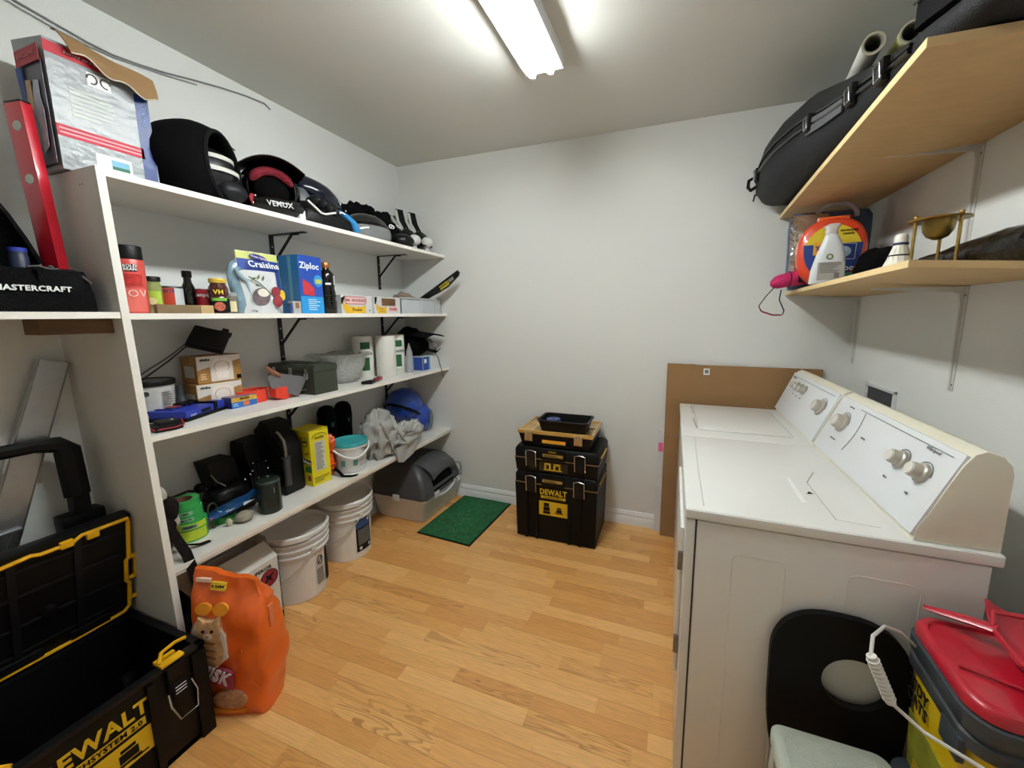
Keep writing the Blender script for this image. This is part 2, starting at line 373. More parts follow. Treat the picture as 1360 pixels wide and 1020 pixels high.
def bracket(y, zt, label, drop=.24, reach=.25):
    t = T('shelf_bracket', label, 'bracket', (0, y, zt), 0, 'black metal shelf brackets')
    P('wall_plate', t, BLK_MET, lambda g: g.box(.0005, .0045, -.0125, .0125, -drop, 0, .001, seg=1))
    P('arm', t, BLK_MET, lambda g: g.box(.004, reach, -.0125, .0125, -.004, 0, .001, seg=1))
    P('brace', t, BLK_MET, lambda g: g.tube([(.004,0,-drop*.62),(reach*.62,0,-.006),(reach*.8,0,-.005)], .007, 8))
    for k in (.25, .52, .9):
        P('screw', t, metal('#d0d0d0'), lambda g: g.lathe([(0,0),(.004,0),(.003,.0015),(0,.002)], seg=10, Mx=along((.0045, 0, -drop*k), (1,0,0))))
    return t
b0 = bracket(1.565, Z1-.0205, 'black bracket under the top shelf behind the blue bag box')
for y, z, l in ((2.375, Z1-.0205, 'black bracket under the top shelf near the back corner'), (1.565, Z2-.0205, 'black bracket on the wall above the green toolbox'), (2.375, Z2-.0205, 'black bracket behind the paper towels'),
                (1.565, Z3-.0205, 'black bracket behind the yellow carton'), (2.375, Z3-.0205, 'black bracket beside the blue bag under the tool shelf')):
    dup(b0, (0, y, z), None, l)

# ------------------------------------------------------------------ labels helpers for goods
def lines(parent, mat, face, c, w_, h_, n=6, t=.0009, seed=0):    # small print as thin bars
    rnd = random.Random(seed)
    Mx = frame(face, c)
    def f(g):
        for i in range(n):
            y = h_/2 - h_*(i+.5)/n; ww = w_*(.6+.4*rnd.random()); g.box(-w_/2, -w_/2+ww, y-h_/n*.22, y+h_/n*.22, 0, t, Mx=Mx)
    return P('small_print', parent, mat, f)

# ================================================================== TOP SHELF
# big torn carton
bx = T('carton', 'large glossy grey and blue carton with a torn brown top flap', 'box', (.135, .712, Z1+.007))
BW, BD, BH = .130, .245, .37     # x, y, z
P('body', bx, M('#8f9397', .28, var=.08, scale=5, bump=.3, bscale=30), lambda g: g.hexa([(0,0,0),(BW,0,0),(BW,BD,0),(0,BD,0)], [(-.01,-.012,BH+.01),(BW,0,BH),(BW,BD-.005,BH),(-.01,BD,BH)]))
D('photo_side', bx, M('#3b3a4c', .35, var=.6, scale=14, bump=0), '-y', (BW/2-.004, -.0065, .160), BW*.92, .29)
P('picture_band', bx, paper('#27478a'), lambda g: g.hexa([(0,-.001,.02),(.03,-.001,.02),(.03,-.003,.02),(0,-.003,.02)], [(-.009,-.011,.298),(.02,-.011,.298),(.02,-.014,.298),(-.009,-.014,.298)]))
P('picture_figure', bx, M('#b4b8c8', .4, var=.3, scale=30, bump=0), lambda g: g.prism([(-.012,-.12),(.022,-.10),(.028,0),(.018,.04),(.02,.085),(-.006,.09),(-.02,.05),(-.03,.01),(-.012,-.03)], 0, .001, Mx=frame('-y', (.078, -.010, .165))))
P('picture_doorway', bx, M('#c29a6b', .4, var=.2, scale=30, bump=0), lambda g: g.prism([(-.018,-.05),(.012,-.05),(.014,.03),(-.014,.035)], 0, .001, Mx=frame('-y', (.045, -.0115, .225))))
D('red_band', bx, paper('#a8222f'), '-y', (BW/2-.004, -.0118, .322), BW*1.02, .045)
txt(bx, 'KEROSENE', .020, paper('#c96b74'), '-y', (BW/2-.006, -.0128, .324), .02)
D('red_band', bx, paper('#bb2435'), '+x', (BW, BD/2-.002, .347), BD*.99, .032)
txt(bx, 'Forced air / Chauffage', .012, WHT, '+x', (BW+.001, .10, .348)); 
D('red_stripe', bx, paper('#c53246'), '+x', (BW, .105, .115), .21, .034)
lines(bx, paper('#e7a3ac'), '+x', (BW+.001, .105, .115), .20, .024, 2, seed=2)
D('blue_panel', bx, M('#16357c', .35, var=.15, scale=8, bump=.1), '+x', (BW, .222, .155), .038, .31)
txt(bx, 'FEATURES', .013, paper('#9fb9ea'), '+x', (BW+.001, .222, .24), .0, rot=-PI/2)
D('sticker', bx, WHT, '+x', (BW, .115, .298), .056, .042)
P('sticker_drawing', bx, paper('#55585c'), lambda g: [g.tube([(BW+.0015, .115+sx*(.016+.012*math.cos(a)), .30+.014*math.sin(a)) for a in [k*PI/5 for k in range(9)]], .0022, 5) for sx in (-1, 1)])
D('sticker', bx, WHT, '+x', (BW, .125, .05), .09, .05)
D('landscape_print', bx, paper('#7fb6d4'), '+x', (BW+.001, .14, .05), .045, .028)
D('landscape_field', bx, paper('#2f6e58'), '+x', (BW+.0015, .14, .04), .045, .010)
lines(bx, M('#a3a69c', .3, bump=0), '+x', (BW+.0006, .095, .21), .11, .09, 7, seed=5)
def flapf(u, v):
    y = .02 + u*.235; zt = BH + .028*(1-u) + .012*math.sin(u*9)*.3
    lo_ = BH - .005 - .055*min(1, u*1.6) - .010*math.sin(u*17) - .035*max(0, u-.6)
    if u < .12: lo_ = zt-.004 - (zt-lo_)*u/.12*.7
    return (BW + .006 + .018*math.sin(v*PI/2) + .012*u, y, zt + (lo_-zt)*v)
P('torn_flap', bx, M('#8d6d48', .85, var=.08, scale=18, bump=.1), lambda g: g.sheet(flapf, 24, 6, .003), 'brown inner side of the torn flap')
P('torn_edge', bx, paper('#d8cdbb'), lambda g: g.tube([flapf(i/24, 1) for i in range(3, 25)], .0022, 5))

# spirit level
lv = T('spirit_level', 'red box-section spirit level leaning in the corner beside the panel', 'level', (.215, .680, Z2+.006))
ax = Vector((-.030, -.012, .60)).normalized(); Mlv = along((0, 0, .03), ax, (1, 0.25, 0))
P('body', lv, gloss('#c3142a', .3), lambda g: (g.box(-.030, .030, -.013, .013, -.024, .585, .002, Mx=Mlv)))
P('end_cap', lv, plastic('#2a1a1c'), lambda g: g.box(-.029, .029, -.012, .012, .585, .592, .002, Mx=Mlv))
for z_ in (.10, .37, .52):
    P('vial_window', lv, M('#b9bdb4', .25), lambda g: g.lathe([(0,-.0145),(.013,-.0145),(.016,-.012),(.016,.012),(.013,.0145),(0,.0145)], seg=20, Mx=Mlv @ Matrix.Translation((0, 0, z_)) @ Matrix.Rotation(PI/2, 4, 'X')))

# black tool bag
tb_ = T('tool_bag', 'open black tool bag with white lettering on the short left shelf', 'bag', (.20, .56, Z2+.004))
FAB = cloth('#161618')
def bagsec(y, s):
    return [(-.16*s, y, 0), (.17*s, y, 0), (.165*s, y, .05), (.13*s, y, .115), (.12*s, y, .125), (-.13*s, y, .13), (-.16*s, y, .10)]
P('body', tb_, FAB, lambda g: g.loft([bagsec(-.30, .95), bagsec(-.27, 1), bagsec(.0, 1.0), bagsec(.115, .98), bagsec(.138, .93)]), ang=50)
P('opening_flap', tb_, cloth('#1f1f22'), lambda g: g.sheet(lambda u, v: (-.10+.02*math.sin(v*3)+.09*v*v, -.30+u*.395, .12+.315*math.sin(v*1.5)*(1-.9*max(0, u-.50)**2.3/.5**2.3)), 16, 8, .01), ang=60)
P('zip', tb_, plastic('#2c2c2e'), lambda g: g.tube([(.125, .02+.05*k, .128+.004*math.sin(k*5)) for k in (0, .4, .8, 1.2)], .004, 6))
P('side_pocket', tb_, cloth('#1b1b1e'), lambda g: g.loft([[(.10,y,.05),(.15+.01*s,y,.05),(.145+.01*s,y,.12),(.10,y,.13)] for y, s in ((.03,0),(.05,1),(.09,1),(.12,0))]))
P('blue_gusset', tb_, cloth('#1a2358'), lambda g: g.loft([[(-.10,.138,0),(.14,.136,0),(.11,.128,.11),(-.10,.13,.11)], [(-.10,.147,0),(.14,.145,0),(.115,.135,.11),(-.10,.137,.11)]]), 'dark blue end panel')
P('buckle', tb_, metal('#9a9aa0'), lambda g: g.tube([(.11,.12,.118),(.14,.12,.112),(.14,.14,.09),(.112,.14,.10)], .003, 6, closed=True))
bf = ((0,1,0), (-.42,0,1))
txt(tb_, 'MASTERCRAFT', .0225, paper('#d9d9d6'), bf, (.157, .012, .062), .035, t=.009, sx=.92, shear=.15)
for (yy, zz, rr_, hh_) in ((-.035, .11, .022, .10), (.035, .11, .020, .065)):
    hb = T('screwdriver_case' if rr_ > .021 else 'hand_tool', 'tall navy capped tool handle standing in the open tool bag' if rr_ > .021 else 'short navy tool handle in the open tool bag, right of the tall one', 'tool', (.20+.04, .56+yy, Z2+.004+zz))
    P('body', hb, plastic('#232b44'), lambda g: g.lathe([(0,0),(rr_,0),(rr_,hh_*.8),(rr_*.92,hh_*.86),(rr_*.92,hh_),(0,hh_)], seg=16))
    P('cap', hb, plastic('#2b3aa0'), lambda g: g.lathe([(0,hh_),(rr_*.95,hh_),(rr_*.95,hh_+.012),(0,hh_+.014)], seg=16))
# wood block under the short shelf
g = G(); g.box(.25, .345, .575, .733, Z2-.063, Z2-.0165, .002)
tag(mk('wood_block', g, M('#6b5137', .8, var=.2, scale=9, bump=.3, stretch=(1,1,6))), 'brown wooden block fixed beneath the short left shelf', 'wood block')

# hooded helmet bag
hb = T('helmet_bag', 'black fabric helmet bag opened over a dark helmet with pale stripes', 'bag', (.205, 1.115, Z1))
dirn = Vector((.82, .57, .02)); Mh = along((0, 0, .148), dirn, (0, 0, 1))
def hoodf(g):
    nv = 14; prof = []
    for j in range(nv+1):
        a = R(180 - (180-50)*j/nv); prof.append((.175*math.sin(a)**.9 if math.sin(a) > 1e-4 else 0, .165*math.cos(a)))
    prof += [(.128, .098), (.130, .08), (.135, .04)]
    vs = g.lathe(prof, seg=32)
    for v in vs:
        k = 1+.07*noise.noise(v.co*9); v.co.x *= k*1.0; v.co.y *= k*1.02
    bmesh.ops.transform(g.b, matrix=Mh, verts=vs)
    for v in vs:
        v.co.x = max(-.20, v.co.x)
        if v.co.z < .002: v.co.z = .002
P('hood', hb, cloth('#101013', .9, .15), hoodf, ang=60)
P('rim_piping', hb, cloth('#222225'), lambda g: g.tube([Mh @ Vector((.136*math.cos(a), .14*math.sin(a), .103)) for a in [2*PI*k/32 for k in range(32)]], .008, 6, closed=True))
P('zip', hb, metal('#4b4b4e'), lambda g: g.tube([Mh @ Vector((.165*math.sin(a)*math.cos(.2), -.165*math.sin(a), .155*math.cos(a))) for a in [R(48+k*5) for k in range(9)]], .003, 5))
hm = T('visor_helmet', 'dark grey helmet with two pale stripes inside the black hooded bag', 'helmet', (.205+.02, 1.115+.02, Z1+.02))
Mi = along((.01, .002, .115), dirn, (0, 0, 1))
P('shell', hm, gloss('#23242a', .35), lambda g: g.blob((0,0,0), (.095,.10,.10), .02, Mx=Mi))
for (zc, r_, ww) in ((.064, .078, .007), (.0, .101, .0)):
    pass
for k, (a0, rad) in enumerate(((.45, .104), (-.05, .107))):
    P('stripe', hm, paper('#c3c3bb'), lambda g: g.strip([Mi @ (Vector((math.sin(a0)*.98+.0, math.cos(a0)*math.sin(b_), math.cos(a0)*math.cos(b_)))*rad*1.0) for b_ in [R(-50+k2*8) for k2 in range(15)]], .016, .004, wd=Mi.to_3x3() @ Vector((1,0,0))))
P('chin_guard', hm, plastic('#2c2d31'), lambda g: g.blob((.07,.055,.045), (.045,.06,.045), .06, 6, 3))
# black and red motocross helmet
mh = T('motocross_helmet', 'glossy black full-face helmet with red lining and white chin lettering', 'helmet', (.215, 1.42, Z1))
Ms = along((0, 0, .128), Vector((.80, -.45, .05)), (0, 0, 1))
def shellf(g):
    prof = []
    for j in range(13):
        a = R(180 - 125*j/12); prof.append((.128*math.sin(a) if math.sin(a) > 1e-4 else 0, .15*math.cos(a)-.01))
    prof += [(.092, .080), (.085, .05)]
    vs = g.lathe(prof, seg=28)
    for v in vs: v.co.x *= 1.05
    bmesh.ops.transform(g.b, matrix=Ms, verts=vs)
    for v in vs: v.co.z = max(.004, v.co.z)
P('shell', mh, BLK_G, shellf, ang=60)
P('red_lining', mh, cloth('#7d1626'), lambda g: g.tube([Ms @ Vector((.072*math.cos(a)+.004, .080*math.sin(a), .082)) for a in [R(-75+150*k/20) for k in range(21)]], [.006]+[.014,.017]+[.020]*15+[.017,.014]+[.006], 8), 'red padded lining')
P('eye_opening', mh, cloth('#0b0b0c'), lambda g: g.blob(tuple(Ms @ Vector((-.005, 0, .06))), (.07,.07,.03), Mx=Ms.to_3x3().to_4x4()))
P('peak', mh, BLACK, lambda g: g.sheet(lambda u, v: tuple(Ms @ Vector((.075+.055*(1-(2*u-1)**2)-.012*v, -.125+.25*u, -.02+.185*v))), 16, 6, .003), 'black sun peak')
P('chin_bar', mh, BLK_G, lambda g: g.tube([Ms @ Vector((-.085, .11*math.sin(b_), .05+.085*math.cos(b_))) for b_ in [R(-85+17*k) for k in range(11)]], [.03,.034,.036,.036,.037,.037,.037,.036,.036,.034,.03], 10), ang=60)
fm = ((Ms.to_3x3() @ Vector((0,1,0))), (0,0,1))
rr2 = Vector((.49, .87, 0)).normalized()
txt(mh, 'VEMUX', .032, paper('#c9cac8'), (tuple(rr2), (0,0,1)), tuple(Ms @ Vector((-.092, -.005, .165)) + Vector((.012,.0,0))), .02, t=.004, shear=-.15, sx=.9)
P('side_vent', mh, paper('#9c2433'), lambda g: g.lathe([(0,0),(.024,0),(.024,.004),(0,.006)], seg=18, Mx=along(Ms @ Vector((-.075, .085, .135)), (.85, .30, .1))), 'round red side badge')
P('badge_mark', mh, WHT, lambda g: [g.tube([Ms @ Vector((-.075, .085, .135)) + Vector((.85,.30,.1)).normalized()*.009 + Vector(p) for p in pp], .0022, 5) for pp in (((0,-.012,-.02),(0,0,.002),(0,.004,.02)), ((0,0,0),(0,.018,-.004)))])
# navy helmet
nh = T('hockey_helmet', 'glossy navy blue helmet resting on top of black and blue padding', 'helmet', (.20, 1.685, Z1))
P('shell', nh, gloss('#161c33', .18), lambda g: [setattr(v, 'co', v.co) for v in g.blob((0,0,.180), (.11,.165,.08), .04, 4, 2, Mx=Matrix.Rotation(R(-18), 4, 'X'))], ang=70)
P('side_cover', nh, plastic('#5a5d62'), lambda g: g.blob((.03,-.12,.12), (.06,.05,.085), .05, flatb=.002))
P('liner', nh, BLACK, lambda g: g.blob((.02,-.02,.11), (.09,.12,.105), .1, flatb=.001))
for dy, dz in ((.06, .165), (.075, .158), (.125, .135)):
    P('rivet', nh, metal('#e5e8ee', .15), lambda g: g.blob((.105-(dy-.06)*.3, dy, dz), (.006,.006,.006), nu=10, nv=6))
# shoulder pad / glove
sp = T('hockey_glove', 'black padded hockey glove with white piping and blue cuff', 'glove', (.325, 1.63, Z1))
P('palm', sp, M('#1a1b1d', .45, var=.1, scale=20, bump=.2), lambda g: g.loft([[(-.05*s+dx, y, .0), (.05*s+dx, y, .0), (.06*s+dx, y, .05*s), (.03*s+dx, y, h_), (-.04*s+dx, y, h_+.005)] for y, s, h_, dx in ((-.16,.5,.08,0),(-.12,.9,.11,0),(-.05,1.1,.105,0),(.02,1.1,.085,0),(.09,1.1,.07,0),(.14,.9,.055,0),(.16,.6,.03,0))]), ang=60)
for k in range(4): P('finger_roll', sp, M('#2b2c2e', .4, var=.1, bump=.15), lambda g: g.blob((.035, -.10+k*.038, .115-k*.010), (.045,.017,.024), .08, seed=k, Mx=Matrix.Rotation(R(-15), 4, 'X')))
P('piping', sp, WHT, lambda g: g.tube([(.058,-.15,.10),(.066,-.10,.065),(.068,-.085,.055),(.068,-.06,.055),(.066,0,.075),(.064,.05,.088),(.05,.09,.085)], .005, 6))
P('blue_cuff', sp, cloth('#2f86c6'), lambda g: g.tube([(.03,.04,.10),(.05,.09,.08),(.06,.13,.05),(.055,.155,.012)], [.010,.014,.018,.020], 8), 'bright blue cuff')
P('white_tab', sp, WHT, lambda g: g.box(.03, .055, -.195, -.165, 0, .05, .006))
# visor helmet open-face
vh = T('open_face_helmet', 'dark grey helmet with clear face shield at the front edge of the top shelf', 'helmet', (.285, 1.99, Z1))
P('shell', vh, gloss('#2b2c2f', .3), lambda g: g.blob((-.02,0,.085), (.10,.15,.075), .03, flatb=.001), ang=60)
P('brow_band', vh, BLK_G, lambda g: g.tube([(.10*math.cos(a)-.01, .148*math.sin(a), .085) for a in [R(-85+17*k) for k in range(11)]], .012, 8))
P('face_shield', vh, M('#77797a', .08, var=.02, bump=0, coat=.5), lambda g: g.lathe([(.10,.0),(.112,.02),(.115,.045),(.108,.075),(.104,.075),(.108,.045),(.104,.02),(.094,0),(.10,0)], c=(-.01,0,.002), seg=24, a0=R(-85), a1=R(88), sy=1.4), 'shiny smoke-grey face shield')
P('badge', vh, WHT, lambda g: g.tube([(.093, .09+.022*math.cos(a), .098+.010*math.sin(a)) for a in [2*PI*k/18 for k in range(18)]], .0028, 6, closed=True))
P('badge_mark', vh, WHT, lambda g: (g.tube([(.094,.083,.091),(.094,.09,.098),(.094,.098,.105)], .003, 5)))
# gloves pile
gl = T('winter_gloves', 'pair of black padded gloves piled at the back of the top shelf', 'gloves', (.10, 2.055, Z1))
P('cuff', gl, cloth('#111114'), lambda g: (g.blob((.0,-.07,.13), (.08,.07,.10), .3, 9, 1), g.blob((0,.06,.10), (.08,.10,.10), .3, 9, 5, flatb=.001), g.blob((-.01,-.01,.06), (.08,.16,.07), .1, 6, 2, flatb=.001)), ang=70)
P('hand', gl, cloth('#15161c'), lambda g: (g.blob((.02,.02,.20), (.06,.10,.055), .35, 10, 4), g.blob((.06,-.11,.10), (.04,.045,.07), .2, 8, 6)), ang=70)
P('logo', gl, paper('#9b9ba0'), lambda g: g.prism([(0,.012),(.011,-.009),(-.011,-.009)], 0, .002, Mx=frame('+x', (.103,-.12,.13))))
# black hockey elbow pads
ep = T('black_boot', 'dark padded boot lying between the face-shield helmet and the skates', 'boot', (.21, 2.225, Z1))
P('upper', ep, cloth('#131416'), lambda g: (g.blob((-.05,.0,.14), (.09,.10,.10), .3, 9, 7), g.blob((-.02,.03,.07), (.10,.12,.085), .15, 7, 3, flatb=.001)), ang=70)
P('toe', ep, M('#1b1a19', .35, var=.1, bump=.1), lambda g: g.blob((.09,.045,.045), (.085,.085,.05), .06, 5, 1, flatb=.001), ang=70)
P('pull_tab', ep, cloth('#0e0e10'), lambda g: g.blob((-.05,-.10,.22), (.035,.05,.035), .25, 9, 2))
# skates
def skate(loc, rz, label):
    t = T('ice_skate', label, 'skate', loc, rz, 'pair of ice skates on the top shelf')
    P('boot', t, M('#141517', .45, var=.1, bump=.1), lambda g: g.loft([[(x-.0, -w_, .035), (x, w_, .035), (x, w_*1.05, .035+h_*.5), (x, w_*.75, .035+h_), (x, -w_*.75, .035+h_), (x, -w_*1.05, .035+h_*.5)] for x, w_, h_ in ((-.13,.03,.13),(-.11,.036,.19),(-.06,.038,.20),(-.02,.036,.17),(.03,.038,.11),(.08,.040,.075),(.12,.036,.06),(.145,.022,.04))]), ang=70)
    P('toe_cap', t, gloss('#d7d7d4', .3), lambda g: g.blob((.122,0,.063), (.042,.036,.034), Mx=None), 'pale grey toe cap')
    P('cuff_trim', t, plastic('#d0d1cd'), lambda g: [g.tube([(-.12, s*.030, .24),(-.06, s*.036, .222),(-.0, s*.040, .16),(.045, s*.030, .13)], .009, 6) for s in (-1, 1)])
    P('cuff_panel', t, M('#a9aaa6', .5), lambda g: [g.prism([(-.125,.12),(-.05,.13),(-.055,.225),(-.085,.245),(-.125,.235)], s*.036-.003, s*.036+.003, Mx=Matrix(((1,0,0,0),(0,0,1,0),(0,1,0,0),(0,0,0,1)))) for s in (-1, 1)])
    P('tongue', t, cloth('#2b2c2e'), lambda g: g.loft([[(x, -.024, z), (x, .024, z), (x+.012, .022, z+.004), (x+.012, -.022, z+.004)] for x, z in ((.03,.13),(-.02,.19),(-.045,.255),(-.05,.27))]))
    P('tongue_edge', t, plastic('#c4c5c1'), lambda g: [g.tube([(.035,s*.026,.14),(-.008,s*.028,.19),(-.030,s*.027,.262)], .009, 6) for s in (-1, 1)])
    P('laces', t, paper('#8f908d'), lambda g: [g.tube([(.06-.018*k, -.022, .10+.017*k),(.068-.018*k, 0, .113+.017*k),(.06-.018*k, .022, .10+.017*k)], .0025, 5) for k in range(5)])
    P('blade_holder', t, plastic('#cfd0cf'), lambda g: (g.prism([(-.12,.035),(.12,.037),(.13,.012),(.10,.008),(.06,.022),(-.06,.022),(-.09,.008),(-.12,.012)], -.012, .012, Mx=Matrix(((1,0,0,0),(0,0,1,0),(0,1,0,0),(0,0,0,1))))))
    P('blade', t, STEEL, lambda g: g.box(-.13, .135, -.0015, .0015, 0, .014, .0005, seg=1))
    return t
sk1 = skate((.20, 2.425, Z1), R(-22), 'black and grey ice skate, left one of the pair by the back wall')
sk2 = skate((.225, 2.535, Z1), R(-22), 'black and grey ice skate, right one of the pair by the back wall')

for q in (sk1, sk2): q.scale = (1.12, 1.25, 1.12)
# ================================================================== GROCERY SHELF (Z2)
z = Z2
def can(name, label, cat, x, y, r, h, body, top=None, toph=.0, topr=1.0, group=None):
    t = T(name, label, cat, (x, y, Z2), 0, group); P('body', t, body, lambda g: g.lathe([(0,0),(r*.96,0),(r,.003),(r,h-.003),(r*.96,h),(0,h)], seg=28)); 
    if top: P('lid', t, top, lambda g: g.lathe([(0,h),(r*topr,h),(r*topr,h+toph-.003),(r*topr*.95,h+toph),(0,h+toph)], seg=28))
    return t
FA = math.atan2(-1.1, 1.75)            # angle facing the viewer from the shelf
c = can('drink_mix_tub', 'tall red printed tub with a black screw lid at the near end', 'tub', .31, .812, .038, .18, gloss('#cf4a42', .3), plastic('#141414'), .046, .97)
arc('lower_label', c, gloss('#e06a60', .3), (0,0,0), .038, .006, .085, FA, 2.2)
arc('dark_tag', c, INK, (0,0,0), .0385, .140, .163, FA+.12, .95)
txt(c, 'BOLD\nBEAN', .0125, WHT, None, (0,0,.152), .03, bend=(.039, FA+.15))
txt(c, 'OOV', .034, paper('#f3cfc8'), None, (0,0,.066), .0, bend=(.039, FA+.05))
arc('fruit_print', c, M('#b4302c', .3, var=.4, scale=60, bump=0), (0,0,0), .0385, .092, .132, FA, 1.8)
c = T('olive_jar', 'small glass jar of pale green contents with a dark lid', 'jar', (.24, .90, Z2))
P('glass', c, M('#8f9a5c', .12, var=.25, scale=60, bump=0, coat=.5), lambda g: g.lathe([(0,0),(.026,0),(.028,.004),(.028,.10),(.023,.115),(.023,.122),(0,.122)], seg=24))
P('lid', c, plastic('#262a24'), lambda g: g.lathe([(0,.118),(.027,.118),(.027,.132),(.025,.135),(0,.135)], seg=24))
arc('label_band', c, paper('#a9c23f'), (0,0,0), .0285, .035, .082, FA, 2.0)
P('lemon_slice', c, paper('#e8d9a0'), lambda g: g.lathe([(0,0),(.013,0),(.013,.001),(0,.0012)], seg=16, Mx=along((.0295*math.cos(FA), .0295*math.sin(FA), .045), (math.cos(FA), math.sin(FA), 0))))
c = can('soup_can', 'tin can with a red and white label behind the wooden strip', 'can', .23, .962, .037, .102, M('#37393b', .35, metal=.4), STEEL, .002, .97)
arc('red_label', c, gloss('#c9452f', .3), (0,0,0), .0375, .006, .096, FA-.3, 1.3); arc('white_label', c, paper('#c9cdcf'), (0,0,0), .0375, .006, .096, FA+.85, 1.0)
txt(c, 'HUNTS', .015, paper('#3a4a86'), None, (0,0,.085), .02, bend=(.0385, FA-.3))
c = T('sauce_bottle', 'slim dark glass bottle between two tin cans', 'bottle', (.23, 1.022, Z2))
P('glass', c, M('#1a1110', .12, var=.1, bump=0, coat=.6), lambda g: g.lathe([(0,0),(.022,0),(.024,.005),(.024,.095),(.013,.125),(.012,.145),(0,.145)], seg=24))
P('cap', c, plastic('#121212'), lambda g: g.lathe([(0,.142),(.015,.142),(.016,.146),(.016,.166),(.014,.168),(0,.168)], seg=20))
c = can('soup_can', 'short red soup can right of the slim dark bottle', 'can', .235, 1.078, .034, .098, gloss('#b0182a', .3), STEEL, .002, .97)
txt(c, 'Campbell\'s', .019, WHT, None, (0,0,.075), .015, bend=(.0348, FA), shear=.3)
c = T('pasta_sauce_jar', 'dark red sauce jar with yellow lid and food picture label', 'jar', (.31, 1.082, Z2))
P('glass', c, M('#4a1712', .14, var=.25, scale=40, bump=0, coat=.6), lambda g: g.lathe([(0,0),(.030,0),(.034,.005),(.034,.062),(.031,.068),(.034,.075),(.033,.103),(.025,.118),(.025,.125),(0,.125)], seg=28))
P('lid', c, gloss('#d6b33a', .3), lambda g: g.lathe([(0,.122),(.028,.122),(.029,.125),(.029,.137),(.027,.14),(0,.14)], seg=24), 'yellow lid')
arc('label_band', c, paper('#1c1512'), (0,0,0), .0345, .006, .058, FA, 2.4); arc('green_band', c, paper('#6fae3a'), (0,0,0), .035, .050, .062, FA, 1.5)
P('food_print', c, M('#d9604a', .5, var=.5, scale=120, bump=0), lambda g: g.lathe([(0,0),(.018,0),(.018,.001),(0,.0012)], seg=18, Mx=along((.0352*math.cos(FA), .0352*math.sin(FA), .028), (math.cos(FA), math.sin(FA), 0))))
txt(c, 'VH', .024, paper('#e6cf3c'), None, (0,0,.085), .03, bend=(.035, FA))
c = T('spice_jar', 'small clear jar with a cream label right of the yellow-lidded jar', 'jar', (.28, 1.148, Z2))
P('glass', c, M('#6d675a', .15, var=.15, scale=50, bump=0, coat=.5), lambda g: g.lathe([(0,0),(.020,0),(.022,.004),(.022,.065),(.018,.075),(0,.075)], seg=22))
P('lid', c, M('#9aa0a0', .3), lambda g: g.lathe([(0,.073),(.021,.073),(.021,.088),(0,.09)], seg=22)); arc('cream_label', c, paper('#dfd3a6'), (0,0,0), .0225, .008, .052, FA, 1.5)
c = T('plastic_pouch', 'crumpled bluish translucent pouch standing left of the dried fruit bag', 'bag', (.27, 1.185, Z2))
P('film', c, M('#7d98a8', .12, var=.3, scale=14, bump=.6, bscale=40, coat=.5), lambda g: g.loft([[(.03*s*math.cos(a)+dx, dy+w_*math.sin(a), zz) for a in [2*PI*k/14 for k in range(14)]] for zz, s, w_, dx, dy in ((.0,.8,.030,0,.012),(.04,1,.034,0,.01),(.09,.9,.033,0,.004),(.14,.7,.030,0,-.008),(.175,.55,.026,0,-.012),(.19,.8,.040,0,.006),(.215,.5,.034,0,.010),(.235,.1,.012,0,.012))]), ang=30)
P('fold', c, M('#a4bcc8', .15, var=.2, bump=.3), lambda g: g.tube([(.03,-.02,.19),(.035,-.01,.165),(.034,.02,.14),(.032,.03,.09),(.03,.03,.02)], [.006,.009,.007,.006,.005], 6))
# dried cranberry bag
c = T('dried_fruit_bag', 'large stand-up bag of dried cranberries with a blue banner', 'bag', (.28, 1.276, Z2))
def pouch(g):
    secs = []
    for zz, d in ((0,.036),(.03,.042),(.10,.040),(.17,.030),(.22,.018),(.25,.007),(.272,.003)):
        secs.append([(d*sx*(1-abs(yy)/.096*abs(yy)/.096*.75), yy*(1+.01*math.sin(zz*40)), zz) for sx, rng in ((1, range(-4, 5)), (-1, range(4, -5, -1))) for yy in [k*.0235 for k in rng]])
    g.loft(secs)
def px_(zz, yy):
    pts = ((0,.036),(.03,.042),(.10,.040),(.17,.030),(.22,.018),(.25,.007),(.272,.003))
    for (a, da), (b, db) in zip(pts, pts[1:]):
        if a <= zz <= b: d = da+(db-da)*(zz-a)/(b-a); break
    return d*(1-(abs(yy)/.096)**2*.75)
P('pouch', c, M('#d4d5d6', .3, var=.03, bump=.15, bscale=30), pouch, ang=60)
def patch(name, mat, y0, y1, z0, z1, off=.001, par=None, nu=8, nv=4, fn=None, top=None):
    f = fn or px_
    return P(name, par, mat, lambda g: g.sheet(lambda u, v: (lambda yy, zz: (f(zz, yy)+off, yy, zz))(y0+(y1-y0)*u, z0+((top(u) if top else z1)-z0)*v), nu, nv, .0008))
patch('yellow_top', paper('#cdd37d'), -.093, .093, .236, .27, par=c); patch('blue_banner', paper('#1d3f94'), -.093, .093, .19, .238, par=c, off=.0015)
patch('blue_side', paper('#23458f'), .066, .093, .10, .19, par=c)
P('purple_logo', c, paper('#3b2f86'), lambda g: g.prism(circ(.040, .014), 0, .001, Mx=frame(((0,1,-.15),(-.3,0,1)), (.016, -.005, .248))))
txt(c, 'Ocean Spray', .013, WHT, ((0,1,-.15),(-.3,0,1)), (.0175, -.005, .248), .01)
txt(c, 'Craisins', .042, WHT, ((0,1,0),(-.45,0,1)), (.029, .006, .214), .025, t=.003, sx=.95)
